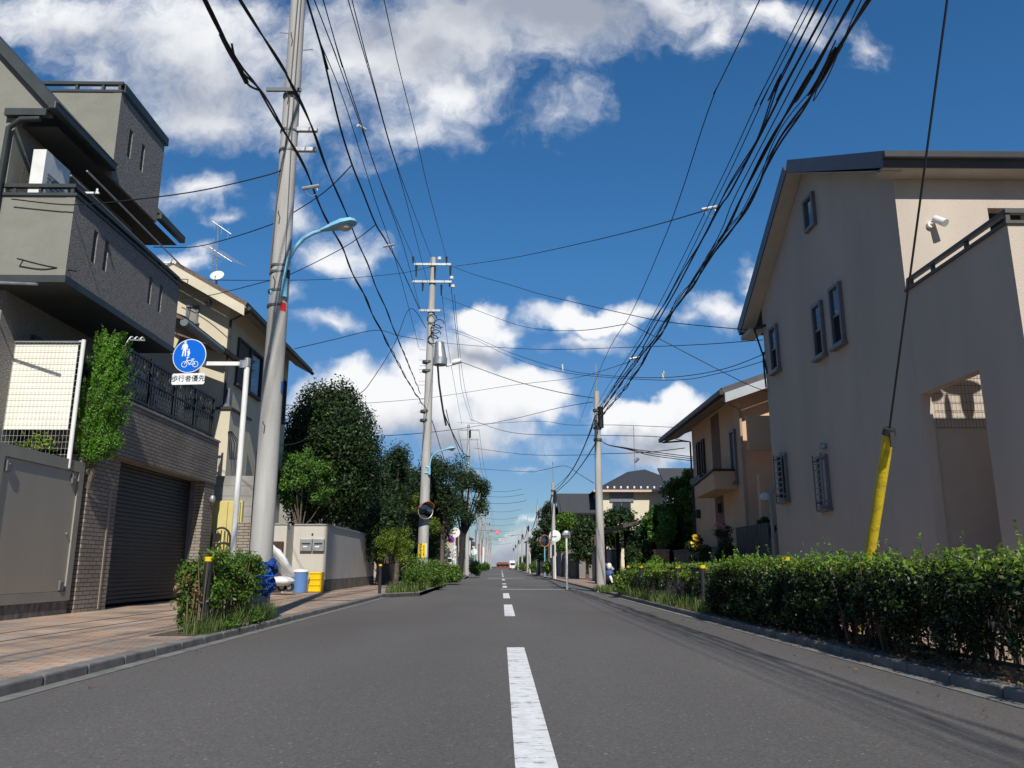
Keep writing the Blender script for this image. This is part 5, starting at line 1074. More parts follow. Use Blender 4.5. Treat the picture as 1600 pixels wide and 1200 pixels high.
b.build('stem', mat('dry_stem', (.16, .1, .07), .9), LH)
C = [(-3.5+random.uniform(-.25, .2), random.uniform(9, 11.2), random.uniform(.3, .75)) for _ in range(12)]
p, nr = clump_pts(C, [.08]*12, 260, .1); leaves('dry_leaves', p, nr, .05, L_dry, LH, .5)
def blades(name, label, boxes, n, h, m, lean=.35, w=.012):
    t_ = None; vs = []; tot = 0
    P = []
    for (x0, x1, y0, y1, wt) in boxes:
        k = int(n*wt); P.append(np.stack([RNG.uniform(x0, x1, k), RNG.uniform(y0, y1, k), np.full(k, SZ-.01)], 1))
    P = np.concatenate(P); k = len(P); a = RNG.uniform(0, 2*PI, k); hh = h*RNG.uniform(.35, 1.2, k); ln = lean*hh*RNG.uniform(.2, 1.4, k)
    d = np.stack([np.cos(a), np.sin(a), np.zeros(k)], 1); s = np.stack([-np.sin(a), np.cos(a), np.zeros(k)], 1)*w/2
    m1 = P+d*(ln*.35)[:, None]; m1[:, 2] += hh*.55; tpv = P+d*ln[:, None]; tpv[:, 2] += hh
    v = np.stack([P-s, P+s, m1+s*.8, m1-s*.8, m1-s*.8, m1+s*.8, tpv+s*.12, tpv-s*.12], 1).reshape(-1, 3).astype(np.float32)
    me = bpy.data.meshes.new(name); me.vertices.add(len(v)); me.vertices.foreach_set('co', v.ravel()); nq = 2*k
    me.loops.add(4*nq); me.loops.foreach_set('vertex_index', np.arange(4*nq, dtype=np.int32)); me.polygons.add(nq)
    me.polygons.foreach_set('loop_start', np.arange(0, 4*nq, 4, dtype=np.int32)); me.polygons.foreach_set('loop_total', np.full(nq, 4, np.int32)); me.update(calc_edges=True)
    me.materials.append(m); o = bpy.data.objects.new(name, me); COL.objects.link(o); o['kind'] = 'stuff'; tag(o, label, 'grass'); return o
blades('grass', 'long grass and weeds round the foot of the left hedge and nearest pole', [(-3.5, -3.16, 9.0, 11.6, .45), (-3.6, -3.2, 10.6, 11.9, .55)], 3000, .25, L_grass, .5, .008)
shrub('weed_clump', 'low leafy weeds at the kerb below the left hedge', 'weeds', (-3.24, 10.3, .14), (.12, 1.0, .1), 1800, .04, L_hedge, None, 22, .1)
blades('weeds', 'tall weeds under the thin far end of the right hedge', [(3.15, 3.6, 12.8, 22.5, 1)], 2400, .24, L_grass, .4, .012)
blades('grass', 'grass tufts below the shrubs by the second pole', [(-3.2, -2.35, 22.5, 33, 1)], 2600, .28, L_grass, w=.02)
blades('grass', 'yellowish grass at the foot of the nearest right hand pole', [(2.95, 3.6, 23.5, 26.2, 1)], 600, .18, L_grass, w=.02)
# ------------------------------------------------------------------ right hedge with black fence inside
RH = thing('hedge', 'long dense hedge with black fence posts along the right pavement', 'hedge', (3.5, 8, SZ), 'hedges in the pavement edge')
C = []; R = []
def hz_top(y): return .92+.018*math.sin(y*2.3)+.015*math.sin(y*5.1) if y < 12.4 else .84
for i in range(900):
    y = random.uniform(2.2, 12.8); top_ = hz_top(y); z = top_-.13-random.random()**1.3*(top_-.26)
    if z < .15: continue
    C.append((3.5+random.uniform(-.3, .3), y, z)); R.append((.12, .15, .12))
for i in range(100):
    y = random.uniform(12.6, 23.5)
    if 13.3 < y < 14.0 or 15.6 < y < 16.9: continue
    C.append((3.5+random.uniform(-.22, .22), y, random.uniform(.3, .72))); R.append((.14, .22, .13))
p, nr = clump_pts(C, R, 165000, .15)
hole = (p[:, 1] > 4.75) & (p[:, 1] < 5.7) & (p[:, 2] < .62) & (RNG.random(len(p)) < .8); hole |= (p[:, 1] < 9) & (p[:, 2] < .28) & (RNG.random(len(p)) < .5)
p, nr = p[~hole], nr[~hole]; p[:, 0] = np.maximum(p[:, 0], 3.13)
up_ = p[:, 2]+RNG.normal(0, .05, len(p)) > np.where(p[:, 1] < 12.6, .78, .6)  # split by height: bright leaves on top, dark ones below
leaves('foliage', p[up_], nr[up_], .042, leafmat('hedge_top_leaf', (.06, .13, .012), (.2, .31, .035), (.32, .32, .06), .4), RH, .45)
leaves('shaded_foliage', p[~up_], nr[~up_], .042, leafmat('shaded_hedge_leaf', (.008, .018, .004), (.022, .046, .01), (.1, .11, .04), .12), RH, .45)  # shade of the hedge's lower side put into a darker leaf colour
# young shoots standing above the top
S0 = []; N0 = []
for i in range(420):
    y = random.uniform(2.4, 21); x = 3.5+random.uniform(-.3, .3); h_ = random.uniform(.03, .09)+(.16 if random.random() < .06 else 0); z0 = hz_top(y)-.08; lx, ly = random.uniform(-.4, .4), random.uniform(-.4, .4)
    for k in range(9): f_ = k/8; S0.append((x+lx*h_*f_+random.uniform(-.012, .012), y+ly*h_*f_+random.uniform(-.012, .012), z0+.03+h_*f_)); N0.append((lx, ly, .6))
leaves('young_shoots', np.array(S0), np.array(N0), .045, leafmat('shoot_leaf', (.12, .24, .03), (.22, .36, .05), None, .4), RH, .4)
b = B()
for i in range(110):
    y = random.uniform(2.4, 13); x = 3.5+random.uniform(-.2, .2); z1 = random.uniform(.6, .85)
    b.tube([(x, y, .05), (x+random.uniform(-.08, .08), y+random.uniform(-.1, .1), .35), (x+random.uniform(-.15, .15), y+random.uniform(-.18, .18), z1)], [.012, .009, .004], 4)
b.build('stem', mat('dry_stem', (.16, .1, .07), .9), RH)
FR = thing('picket_fence', 'low black picket fence running inside the long right hedge', 'fence', (3.45, 4, SZ)); b = B()
for y in np.arange(2.5, 21, .11): b.box(3.445, 3.455, y, y+.01, .14, .66)
b.build('picket_panel', M_black, FR); b = B(); b.box(3.43, 3.47, 2.5, 21, .66, .69); b.box(3.44, 3.46, 2.5, 21, .14, .165); b.build('rail', M_black, FR)
for i, (px, lab) in enumerate(((1229, 'yellow topped fence post nearest the camera in the right hedge'), (1098, 'yellow topped fence post left of the thick part of the right hedge'), (1059, 'yellow topped fence post in weeds right of the brick pillar'),
                         (1002, 'yellow topped fence post just left of the brick pillar'), (982, 'furthest yellow topped fence post in the right hedge'))):
    w = ax(px, 890, 3.2); bollard(3.36, w[1]*1.05, .74 if i else .83, lab, .045)
LT = []; 
for i in range(700):
    y = random.uniform(4.2, 15); LT.append((3.14+abs(random.gauss(0, .1)), y, SZ+random.uniform(.0, .03)))
o = leaves('leaf_litter', np.array(LT), np.tile([0, 0, 1.5], (len(LT), 1)), .04, L_dry, None, .6); o['kind'] = 'stuff'; tag(o, 'brown dead leaves along the kerb under the right hedge', 'leaf litter')
LT = [(random.uniform(2.6, 3.1), random.uniform(4.5, 14), .012) for _ in range(70)]+[(random.uniform(-3.2, -2.7), random.uniform(5, 12), .012) for _ in range(14)]
o = leaves('fallen_leaves', np.array(LT), np.tile([0, 0, 2.5], (len(LT), 1)), .035, L_dry, None, .6); o['kind'] = 'stuff'; tag(o, 'scattered fallen leaves lying along the edges of the road', 'fallen leaves')
# ------------------------------------------------------------------ wrapped scooter, bin, crate
SCo = thing('scooter', 'scooter wrapped in white plastic sheet beside the white boundary wall', 'scooter', ay(440, 918, 21.5), None)
Ysc = 21.5
def s_(x, y, dy=0): return ay(x, y, Ysc+dy)
b = B(); secs = [((424,862),.06),((432,874),.14),((440,886),.22),((448,893),.24),((455,900),.15)]; n = 16; vs = []
axis_pts = [((421,858),.05,.14),((430,868),.16,.24),((438,878),.22,.30),((446,888),.24,.30),((453,894),.18,.20),((459,897),.04,.06)]
for j, ((x, y), rw, rh) in enumerate(axis_pts):
    c = s_(x, y)
    for k in range(n):
        a_ = 2*PI*k/n; q_ = 1+.1*math.sin(a_*4+j*1.7)+.05*math.sin(a_*9+j); vs.append(c+np.array([rh*.55*math.cos(a_)*q_*.6, rw*1.6*math.cos(a_+1.2)*.8, rh*math.sin(a_)*q_]))
b.add(vs, [(j*n+k, j*n+(k+1) % n, (j+1)*n+(k+1) % n, (j+1)*n+k) for j in range(len(axis_pts)-1) for k in range(n)]+[tuple(range(n)), tuple(range(len(vs)-1, len(vs)-n-1, -1))])
M_wrap = mat('white_plastic_sheet', (.72, .72, .72), .35, (.6, .6, .6), 5, .8, 9)
b.build('cover', M_wrap, SCo)
b = B(); c = s_(439, 908); b.ell(c, (.36, .3, .13), 20, 10); b.build('lower_cover', M_wrap, SCo)
for x in (441, 452): 
    c = s_(x, 917); b = B(); b.cyl(c-[0, .05, 0], c+[0, .05, 0], .12, n=18); w_ = b.build('wheel', M_black, SCo); B().cyl(c-[0, .055, 0], c-[0, .051, 0], .06, n=14).build('hub', M_steel, w_)
Yb = 23.3
BI = thing('bin', 'round blue bin with a white lid beside the yellow crate', 'bin', ay(468, 923, Yb)); c0 = ay(468, 922, Yb); c1 = ay(468, 894, Yb)
b = B(); b.tube([(c0[0], Yb, SZ), (c0[0], Yb, c1[2])], [.19, .22], 24); b.build('body', mat('blue_plastic', (.12, .24, .5), .45), BI)
b = B(); b.tube([(c0[0], Yb, c1[2]), (c0[0], Yb, c1[2]+.03), (c0[0], Yb, c1[2]+.07), (c0[0], Yb, c1[2]+.09)], [.24, .24, .16, .05], 24); b.build('lid', M_white, BI)
a = ay(481, 923, 23.6); c = ay(503, 894, 23.6); YC = thing('crate', 'bright yellow plastic crate standing on end beside the blue bin', 'crate', a)
b = B(); b.box(a[0], c[0], 23.62, 23.9, SZ, c[2]); M_cr = mat('yellow_crate', (.85, .55, .01), .4)
b.build('body', M_cr, YC, bevel=.01); b = B()
for i in range(5): x = a[0]+.02+i*(c[0]-a[0]-.04)/4; b.box(x-.008, x+.008, 23.60, 23.619, SZ+.02, c[2]-.02)
for i in range(4): z = SZ+.03+i*(c[2]-SZ-.06)/3; b.box(a[0]+.01, c[0]-.01, 23.596, 23.6195, z-.01, z+.01)
b.build('ribs', M_cr, YC)
# kerbed planting bays that reach into the road
for nm, y0, y1, xo in (('planting_bay', 21.6, 34.5, -2.25), ('planting_bay', 51.5, 60, -2.35)):
    q_ = [(-3.13, y0), (xo, y0+1.2), (xo, y1-1), (-3.13, y1)]
    struct(B().prism(q_, 'z', .0, SZ+.01).build(nm, M_soil))
    k = B(); 
    for (xa, ya), (xb, yb) in zip(q_[:-1], q_[1:]): k.slab([(xa, ya, -.02), (xb, yb, -.02), (xb, yb, SZ+.03), (xa, ya, SZ+.03)], -.13)
    struct(k.build('bay_kerb', M_kerb, bevel=.01))
# ------------------------------------------------------------------ trees on the left
def bx_(px0, px1, py0, py1, Y):
    a, c = ay(px0, py1, Y), ay(px1, py0, Y); return ((a[0]+c[0])/2, Y, (a[2]+c[2])/2), (abs(c[0]-a[0])/2, abs(c[0]-a[0])/2, abs(c[2]-a[2])/2)
c, r = bx_(424, 603, 584, 850, 29.5)
c = (c[0], c[1], c[2]); tree('round_tree', 'large dome shaped dark evergreen tree behind the white boundary wall', 'tree', (c[0], 29.5, 0), c, (r[0]*1.0, 2.4, r[2]*1.0), 70000, .115, L_dark, 280, .55, .16, 'garden trees', aspect=.5, shell=.55, bottom=-.9)
c, r = bx_(408, 536, 682, 828, 26.2)
tree('small_tree', 'lighter green feathery tree in front of the dome shaped tree', 'tree', (c[0], 26.2, 0), c, (r[0]*.95, .9, r[2]*.95), 9000, .085, L_light, 60, .2, .05, 'garden trees', shell=.2)
for (x0, x1, y0, y1, Y, lab, n_, cl) in ((575, 668, 690, 850, 37, 'dark pine with an uneven top left of the second pole', 9000, 26), (650, 735, 688, 840, 41, 'dark pine directly behind the second street lamp', 9000, 26),
    (572, 650, 700, 890, 38.5, 'dark evergreen touching the right side of the dome shaped tree', 10000, 30), (640, 712, 740, 890, 47, 'dark tree filling the gap behind the second pole', 9000, 26),
    (590, 672, 690, 880, 46, 'tall dark tree between the dome shaped tree and the second pole', 9000, 26), (560, 690, 790, 905, 48, 'wide dark thicket low behind the clipped shrubs', 9000, 34),
    (545, 640, 780, 900, 32.5, 'dark bushy tree filling the gap under the dome shaped tree', 7000, 24), (618, 700, 770, 885, 42, 'low dark pine behind the convex mirror', 6000, 20)):
    c, r = bx_(x0, x1, y0, y1, Y)
    tree('pine', lab, 'tree', (c[0], Y, 0), c, (r[0]*1.05, 1.6, r[2]*.98), int(n_*1.9), .15, L_pine, int(cl*1.6), .62, .12, 'garden trees', aspect=.3, shell=.2, limbs=14)
# leaning street tree at the kerb
c, r = bx_(690, 762, 722, 836, 54)
tree('street_tree', 'leaning dark pine street tree overhanging the left kerb', 'tree', (-2.75, 54, 0), (c[0]+.2, 54, c[2]), (r[0], 1.5, r[2]*.85), 9000, .17, L_pine, 26, .5, .2, 'garden trees', aspect=.35, shell=.2, limbs=14, bark=mat('dark_bark', (.03, .028, .03), .9))
for (x0, x1, y0, y1, Y, lab) in ((588, 622, 822, 880, 31.0, 'rounded lime green clipped shrub right of the white boundary wall'), (612, 646, 834, 885, 30.2, 'second rounded lime green shrub nearer the second pole'), (603, 640, 820, 850, 32, 'upper lime green cushion of the clipped shrubs')):
    c, r = bx_(x0, x1, y0, y1, Y); shrub('clipped_shrub', lab, 'shrub', c, (r[0], r[0], r[2]), 2600, .08, L_lime, 'clipped shrubs', 16, .22, .4)
for (x0, x1, y0, y1, Y, lab) in ((622, 664, 768, 802, 36, 'bright green pine cushion left of the mirror'), (664, 692, 815, 832, 36, 'bright green pine cushion right of the mirror')):
    c, r = bx_(x0, x1, y0, y1, Y); shrub('cloud_pruned_shrub', lab, 'shrub', c, (r[0], r[0], r[2]), 1500, .1, L_lime, 'clipped shrubs', 10, .25, .3)
for (x0, x1, y0, y1, Y, lab) in ((634, 668, 874, 922, 24.5, 'bushy hedge clump with a yellow topped bollard under the second pole'), (664, 692, 874, 918, 28.5, 'middle hedge clump of the left kerb beyond the bollard'), (688, 720, 880, 912, 37, 'lime green hedge clump before the leaning street tree'),
    (735, 752, 878, 898, 60, 'hedge clump right of the leaning tree trunk'), (748, 764, 880, 892, 82, 'distant hedge clump along the left kerb')):
    c, r = bx_(x0, x1, y0, y1, Y); shrub('hedge_clump', lab, 'hedge', c, (r[0]*.95, max(1.2, r[0]), r[2]), 4200, .07 if Y < 30 else .12, L_hedge, 'hedge clumps along the left kerb', 22, .3, .45)
# plank fence and far left wall
PF = thing('fence', 'dark weathered plank fence in the shade beyond the white boundary wall', 'fence', (-4.9, 34, 0)); b = B()
for y in np.arange(33.7, 46, .2): b.box(-4.95, -4.9, y, y+.17, SZ, 1.25)
b.build('plank', mat('weathered_plank', (.07, .055, .05), .9), PF)
for (x, y0, y1, z, m, lab) in ((-4.6, 47, 58, 1.7, M_conc, 'grey garden wall behind the no parking sign'), (-4.4, 60, 90, 1.5, mat('sand_wall', (.5, .4, .28), .9), 'sand coloured garden wall beyond the leaning tree'), (-4.4, 95, 150, 1.6, M_gwall, 'dark garden wall far along the left pavement')):
    gwall(x, y0, y1, z, lab, m)
# ------------------------------------------------------------------ signs on the left
YN = 50.3
NS = thing('road_sign', 'no parking sign with the back of a round mirror on a white post', 'road sign', ay(709, 895, YN), 'road signs')
def N_(x, y): return ay(x, y, YN)
B().tube([(N_(710, 880)[0], YN, 0), (N_(710, 880)[0], YN, N_(711, 826)[2])], .05, 10).build('post', M_white, NS)
c = N_(711, 832); b = B(); b.cyl(c+[0, -.02, 0], c+[0, .02, 0], .31, n=28); b.build('mirror_back', M_white, NS)
b = B(); b.box(c[0]-.2, c[0]-.15, YN-.06, YN-.022, c[2]-.2, c[2]+.25); b.box(c[0]-.3, c[0]+.05, YN-.07, YN-.061, c[2]-.06, c[2]-.02); b.build('mirror_bracket', M_steel, NS)
c = N_(705, 843); B().cyl(c+[0, -.12, 0], c+[0, -.10, 0], .215, n=28).build('disc', mat('sign_red', (.6, .03, .05), .4), NS); B().cyl(c+[0, -.13, 0], c+[0, -.121, 0], .14, n=28).build('disc', M_sblue, NS)
b = B(); d_ = .15; b.add([c+[-d_, -.134, d_*.8], c+[-d_*.8, -.134, d_], c+[d_, -.134, -d_*.8], c+[d_*.8, -.134, -d_]], [(0,1,2,3)]); b.build('slash', mat('sign_red', (.6, .03, .05), .4), NS, fixn=False)
b = B(); a = N_(706, 895); cc = N_(712, 853); b.box(a[0]-.02, cc[0]+.05, YN-.1, YN-.06, .4, cc[2]); b.build('notice_board', M_white, NS)
WF = thing('flag_board', 'white notice board on a wooden stake by the plank fence', 'sign', ay(700, 890, 46)); b = B(); a = ay(697, 868, 46); cc = ay(701, 855, 46); b.prism([(a[0]-.1, a[2]), (cc[0]+.05, a[2]), (cc[0]+.02, cc[2])], 'y', 45.95, 46); b.build('board', M_white, WF)
B().box(a[0]+.02, a[0]+.06, 46.01, 46.05, 0, a[2]+.1).build('stake', mat('grey_wood', (.25, .22, .2), .9), WF)
# hanging stop triangle and signals further off
def gantry(name, lab, cat, Y, px, py, px_end, build):
    c = ay(px, py, Y); t = thing(name, lab, cat, c, None); e_ = ay(px_end, py, Y)
    build(t, c); return t
def tri(t, c):
    b = B(); s = .42; b.prism([(c[0]-s, c[2]+s*.6), (c[0]+s, c[2]+s*.6), (c[0], c[2]-s*.8)], 'y', 99.98, 100.02); b.build('triangle_sign', mat('sign_red_plain', (.75, .05, .05), .5), t)
    b = B(); s = .27; b.prism([(c[0]-s, c[2]+s*.6), (c[0]+s, c[2]+s*.6), (c[0], c[2]-s*.8)], 'y', 99.95, 99.979); b.build('inner_face', mat('sign_pale_red', (.8, .3, .28), .5), t)
    b = B(); b.tube([(c[0], 100.05, c[2]+.2), (-3.2, 100.05, c[2]+.3), (-3.2, 100.05, 0)], .06, 8); b.build('cantilever_post', M_steel, t)
gantry('stop_sign', 'red inverted triangle sign hanging over the road on a long arm', 'road sign', 100, 777, 832, 740, tri)
def sigf(Y, dx):
    def f(t, c):
        B().box(c[0]-.45, c[0]+.45, Y-.1, Y+.1, c[2]-.16, c[2]+.16).build('housing', M_white, t)
        for k, m in enumerate((mat('signal_green', (.1, .5, .5), .4), mat('signal_amber', (.3, .2, .05), .4), mat('signal_red', (.3, .03, .03), .4))): B().cyl((c[0]-.28+.28*k, Y-.11, c[2]), (c[0]-.28+.28*k, Y-.101, c[2]), .11, n=12).build('lens', m, t)
        b = B(); b.tube([(c[0], Y+.12, c[2]), (dx, Y+.12, c[2]+.2), (dx, Y+.12, 0)], .07, 8); b.build('cantilever_post', M_steel, t)
    return f
gantry('traffic_signal', 'horizontal traffic signal hanging above the left lane far away', 'traffic signal', 150, 783, 843, 745, sigf(150, -3.6))
gantry('traffic_signal', 'white horizontal signal board hanging above the right lane far away', 'traffic signal', 140, 793, 837, 840, sigf(140, 3.7))
# small street furniture far left
def simple_sign(x, y0, y1, Y, m, lab, rr=.3, postm=None, name='road_sign', cat='road sign', disc_=True):
    t = thing(name, lab, cat, (ay(x, y1, Y)[0], Y, SZ), 'small distant signs'); c = ay(x, y0, Y)
    B().tube([(c[0], Y, 0), (c[0], Y, c[2])], .05, 8).build('post', postm or M_lblue, t)
    if disc_: B().cyl(c-[0, .07, 0], c-[0, .05, 0], rr, n=20).build('face', m, t)
    return t
simple_sign(741, 862, 885, 75, M_white, 'small round white sign on a pale blue post left of the road', .28)
RB = thing('banner', 'red and white upright banner fixed beside a pole on the left', 'banner', ay(754, 885, 110)); a = ay(751.5, 868, 110); cc = ay(754, 855, 110); B().box(a[0], cc[0], 109.9, 109.95, a[2], cc[2]).build('red_panel', mat('banner_red', (.5, .05, .04), .6), RB); B().box(cc[0]+.01, cc[0]+.2, 109.9, 109.95, 1, cc[2]).build('white_panel', M_white, RB)
PC = thing('parked_car', 'white parked car partly hidden behind the left kerb hedge', 'car', (-3.9, 66, SZ)); a = ay(733, 884, 66)
b = B(); b.prism([(64.3, .3), (68.1, .3), (68.1, .95), (67.2, 1.05), (66.5, 1.5), (65.0, 1.5), (64.4, 1.05), (64.3, .6)], 'x', -4.7, -3.6); b.build('body', M_white, PC, bevel=.05); B().box(-4.55, -3.75, 64.5, 64.62, 1.0, 1.4).build('rear_window', M_dgl, PC)
for y in (65, 67.4):
    B().cyl((-3.75, y, .38), (-3.58, y, .38), .3, n=18).build('wheel', M_rubber, PC)
for x in (-4.6, -3.8): B().box(x, x+.15, 64.27, 64.299, .7, .9).build('tail_light', mat('tail_light', (.4, .02, .02), .4), PC)
VA = thing('van', 'white box van standing at the far end of the road', 'van', ay(801, 889, 205)); a = ay(796, 888, 205); cc = ay(806, 880, 205)
B().box(a[0], cc[0], 203, 207, .5, 2.2).build('cargo_box', M_white, VA, bevel=.05); B().box(a[0]+.05, cc[0]-.05, 202, 203, .4, 1.7).build('cab', M_white, VA, bevel=.05); B().box(a[0]+.2, cc[0]-.2, 201.97, 201.999, 1.1, 1.6).build('windscreen', M_dgl, VA)
for x in (a[0]+.05, cc[0]-.25): B().box(x, x+.2, 202.2, 206.5, 0.02, .5).build('wheel', M_rubber, VA)
BH = thing('building', 'low red brown building closing the view at the end of the road', 'building', (0, 300, 0)); 
B().box(-1.7, 2.9, 300, 308, 0, 1.5).build('wall', mat('red_brown_wall', (.22, .07, .05), .9), BH); B().prism([(-2.1, 1.5), (3.3, 1.5), (2.4, 2.3), (-1.2, 2.3)], 'y', 299.4, 309).build('roof', mat('red_brown_roof', (.2, .08, .06), .8), BH)
for x in (-1, .6, 2.2): B().box(x-.35, x+.35, 299.95, 299.999, .6, 1.3).build('window', M_dgl, BH)
# ------------------------------------------------------------------ right side far furniture
def rmirror(x, y, ybase, Y, back, lab, R_=.38, postm=None, yw=0):
    c = ay(x, y, Y); t = thing('traffic_mirror', lab, 'traffic mirror', (c[0], Y, SZ), 'convex traffic mirrors')
    B().tube([(c[0], Y, 0), (c[0], Y, c[2])], .038, 10).build('post', postm or M_white, t)
    if back: b = B(); b.ell(c-[0, .02, 0], (R_, .05, R_), 24, 8); b.build('back', M_white if back == 1 else M_steel, t)
    else: mir(t, c-[0, .05, 0], R_, Matrix.Rotation(yw, 3, 'Z'), False)
    if back: b = B(); b.box(c[0]-.16, c[0]+.1, Y-.11, Y-.075, c[2]-.03, c[2]+.03); b.build('bracket', M_steel, t)
    return t
rmirror(885, 835, 915, 29.2, 2, 'nearer round mirror seen from behind on a white post right of the road', .15)
rmirror(867, 838, 908, 48.8, 1, 'large white mirror back beside the second right hand pole', .36)
rmirror(851, 845, 900, 60, 0, 'orange rimmed convex mirror on a pale blue post right of the road', .42, M_lblue, .5)
YG = thing('guard_board', 'tall yellow guard board on the third right hand pole', 'sign', ay(841, 878, 73)); a = ay(839.8, 878, 73); cc = ay(842, 861, 73); B().box(a[0], cc[0]+.03, 73.0, 73.2, a[2], cc[2]).build('board', M_yel, YG); B().box(a[0]+.03, a[0]+.08, 73.05, 73.1, 0, a[2]).build('leg', M_yel, YG)
tag(B().tube([ay(828, 838, 88)*[1, 1, 0], ay(828, 829, 88)], .06, 8).build('light_pole', M_white), 'short white pole right of the road beside the dark hedge', 'pole')
# scooter behind the far end of the right hedge
Yk = 31.0
KS = thing('motor_scooter', 'blue and white motor scooter parked in the carport shade at the hedge end', 'scooter', ay(948, 914, Yk))
def k_(x, y, dy=0): return ay(x, y, Yk+dy)
b = B(); b.ell(k_(951, 897), (.2, .55, .24), 16, 10); b.ell(k_(949, 888), (.14, .2, .2), 14, 8); b.build('body', mat('scooter_blue', (.07, .13, .3), .35), KS)
b = B(); b.ell(k_(952, 885, -.4), (.1, .12, .13), 12, 8); b.build('fairing', M_white, KS)
b = B(); b.tube([k_(944, 882, -.3), k_(951, 884, -.3), k_(957, 886, -.3)], .02, 6); b.build('handlebar', M_steel, KS)
b = B(); b.ell(k_(957.5, 888, -.35), (.07, .08, .08), 12, 8); b.build('headlight', mat('lamp_white', (.75, .72, .66), .2), KS)
b = B(); b.box(*sorted((k_(950, 0)[0], k_(959, 0)[0])), Yk-.6, Yk-.4, k_(0, 895)[2], k_(0, 893)[2]); b.build('leg_shield', M_white, KS)
for dy, nm in ((-.55, 'wheel'), (.5, 'wheel')):
    c = k_(954, 908); b = B(); b.tube([(c[0]+.0, Yk+dy+.2*math.cos(t), .3+.2*math.sin(t)) for t in np.linspace(0, 2*PI, 20)], .05, 8); w_ = b.build(nm, M_rubber, KS); b = B(); b.cyl((c[0]-.03, Yk+dy, .3), (c[0]+.03, Yk+dy, .3), .1, n=12); b.build('hub', M_steel, w_)
b = B(); b.tube([k_(953, 900, -.75), k_(957, 909, -.78), k_(959, 911, -.6)], .05, 8); b.build('mudguard', M_white, KS)
# trees on the right
for (x0, x1, y0, y1, Y, lab, L_, n_, kind) in (
    (1040, 1096, 716, 880, 28, 'tall bright topped tree pressed against the tan house', L_hedge, 11000, 'broadleaf_tree'),
    (985, 1085, 800, 890, 28.6, 'low dark tree mass between carport and tan house', L_dark, 9000, 'broadleaf_tree'),
    (1008, 1054, 786, 872, 27.2, 'olive green tree overhanging the brick pillar', L_light, 7000, 'broadleaf_tree'),
    (936, 998, 785, 868, 46, 'dark round tree before the cream house with black roof', L_dark, 6000, 'broadleaf_tree'),
    (888, 945, 800, 892, 47, 'broad green tree just left of the nearest right hand pole', L_dark, 7500, 'broadleaf_tree'),
    (862, 905, 790, 880, 54, 'green tree in front of the small grey house', L_hedge, 5500, 'broadleaf_tree'),
    (840, 876, 776, 850, 64, 'bluish layered conifer on the right of the road', L_pine, 4500, 'conifer'),
    (824, 860, 822, 888, 70, 'dark clipped tree at the right kerb far away', L_dark, 4500, 'broadleaf_tree')):
    c, r = bx_(x0, x1, y0, y1, Y)
    tree(kind, lab, 'tree', (c[0], Y, 0), c, (r[0]*.92, max(1.2, r[0]), r[2]*.92), n_, .13 if Y < 40 else .18, L_, 30, r[0]*.42, .1, 'garden trees', shell=.25)
for (x0, x1, y0, y1, Y, L_, lab) in ((958, 992, 886, 932, 21.5, L_hedge, 'leafy clump at the far end of the right hedge'), (975, 1004, 850, 888, 27.6, L_dark, 'dark green bush left of the brick pillar'), (1075, 1110, 838, 890, 19.2, L_dark, 'dark bush with a yellow flower before the tan house'),
    (1118, 1150, 846, 890, 19.4, L_dark, 'dark rose bush with pink flowers before the tan house'), (1012, 1040, 868, 900, 24.5, L_hedge, 'green shoots in front of the brick pillar'), (846, 862, 874, 900, 56, L_hedge, 'kerbside hedge clump beside the pale blue post'),
    (826, 842, 878, 894, 80, L_hedge, 'kerbside hedge clump in front of the yellow guard board'), (808, 824, 880, 889, 125, L_hedge, 'most distant kerbside hedge clump on the right'), (1188, 1212, 806, 840, 17.9, L_dark, 'dark shrub above the slatted fence')):
    c, r = bx_(x0, x1, y0, y1, Y); shrub('shrub', lab, 'shrub', c, (r[0]*.95, max(.3, r[0]), r[2]), 2400, .07 if Y < 30 else .14, L_, 'shrubs along the right side', 18, r[0]*.45, .45)
fl_ = [ay(1088, 843, 19), ay(1089, 850, 19), ay(1087, 853, 19), ay(1086, 840, 19)]
o = leaves('yellow_flower', np.repeat(fl_, 18, 0)+RNG.normal(0, .04, (72, 3)), np.tile([0, -1, .3], (72, 1)), .06, L_flower, None, .8); tag(o, 'yellow flower on the dark bush before the tan house', 'flower')
pf = [ay(1124+random.uniform(-5, 8), 822+random.uniform(-6, 6), 19.2) for _ in range(9)]
o = leaves('pink_flower', np.repeat(pf, 9, 0)+RNG.normal(0, .035, (81, 3)), np.tile([0, -1, .3], (81, 1)), .05, L_pink, None, .8); tag(o, 'cluster of pink flowers above the rose bush', 'flower')
shrub('rose_bush', 'thin stemmed rose bush below the pink flowers', 'shrub', ay(1130, 838, 19.25), (.22, .2, .35), 700, .06, L_dark, None, 12, .12)
# garden walls and dim planting beyond
gwall(4.9, 36, 44, 1.5, 'grey garden wall below the broad tree on the right', mat('grey_block_wall', (.3, .28, .26), .9)); gwall(4.6, 50, 64, 1.6, 'dark garden wall behind the orange rimmed mirror')
gwall(4.5, 68, 120, 1.5, 'long low garden wall far along the right pavement', mat('grey_block_wall', (.3, .28, .26), .9))
b = B(); b.box(4.2, 4.35, 33.5, 36.5, 0, 1.7); b.box(4.2, 4.36, 36.5, 36.65, 0, 2.2); tag(b.build('gate_screen', mat('dark_red_wood', (.12, .06, .05), .8)), 'dark reddish gate screen behind the nearest right hand pole', 'gate')
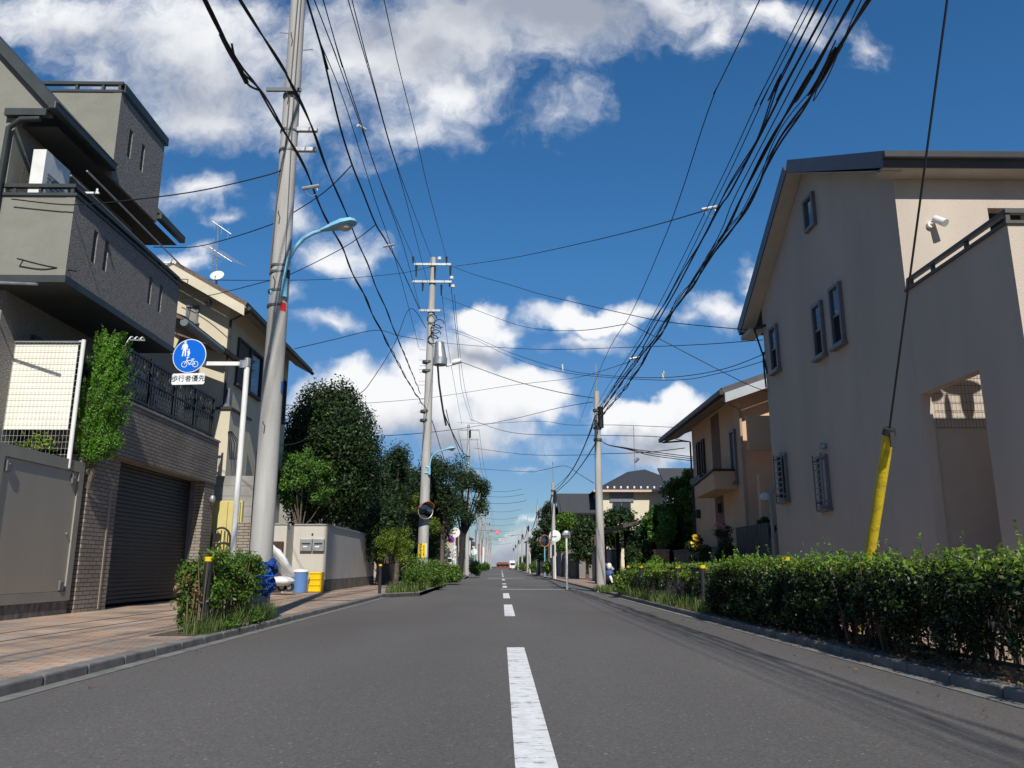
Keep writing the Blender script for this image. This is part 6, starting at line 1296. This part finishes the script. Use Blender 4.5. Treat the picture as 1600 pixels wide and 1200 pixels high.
# distant houses and trees filling both sides towards the vanishing point
fh = [(-9, 95, 7, 5.2, (.5, .42, .34), 'beige far house behind the left hedge'), (-10.5, 125, 8, 6, (.45, .3, .22), 'brown far house on the left'), (-10, 160, 8, 6.2, (.5, .5, .5), 'grey far house on the left'), (-10, 215, 8, 6.5, (.6, .58, .52), 'pale far house on the left'),
      (9.2, 95, 7, 6, (.55, .52, .45), 'cream far house behind the right trees'), (9.6, 130, 8, 6.3, (.4, .4, .42), 'grey far house on the right'), (9.5, 175, 8, 6, (.6, .55, .5), 'pale far house on the right'), (-11, 62, 8, 6, (.42, .36, .3), 'brown house behind the pines on the left'), (-12, 42, 7, 6, (.3, .28, .25), 'shaded house behind the dome shaped tree')]
for i, (x, y, w, h_, col, lab) in enumerate(fh):
    t = thing('house', lab+', mostly hidden', 'house', (x, y, 0), 'distant houses'); m_ = mat('far_wall_%d' % i, col, .9)
    B().box(x-w/2, x+w/2, y, y+9, 0, h_).build('wall', m_, t)
    B().prism([(x-w/2-.4, h_), (x+w/2+.4, h_), (x, h_+1.8)], 'y', y-.5, y+9.5).build('roof', mat('far_roof', (.07, .065, .07), .7), t)
    for k in (-1, 1): window_y(t, y, x+k*w/4-.7, x+k*w/4+.7, h_-2.2, h_-.9, M_alu, M_dgl)
    s = 1 if x < 0 else -1; window_x(t, x+s*w/2, s, y+2, y+3.6, h_-2.2, h_-.9, M_alu, M_dgl, None, split=False)
for i in range(16):
    s = -1 if i % 2 else 1; Y = 78+i*11; x = s*(5.6+random.uniform(0, 1.5)); h_ = random.uniform(2.2, 3.6)
    tree('distant_tree', '%s side roadside tree, number %s of the distant row' % ('left' if s < 0 else 'right', 'one two three four five six seven eight'.split()[i//2]), 'tree', (x, Y, 0), (x, Y, h_*.62), (1.6, 1.8, h_*.5), 1500, .32, [L_dark, L_hedge, L_pine][i % 3], 14, .7, .12, 'distant roadside trees', limbs=3)
for i in range(10):
    s = -1 if i % 2 else 1; Y = 96+i*15
    c = (s*3.75, Y, .5); shrub('kerb_hedge', '%s kerb hedge, distant clump %s' % ('left' if s < 0 else 'right', 'one two three four five'.split()[i//2]), 'hedge', c, (.4, 4, .45), 1100, .2, L_hedge, 'distant kerb hedges', 10, .4)
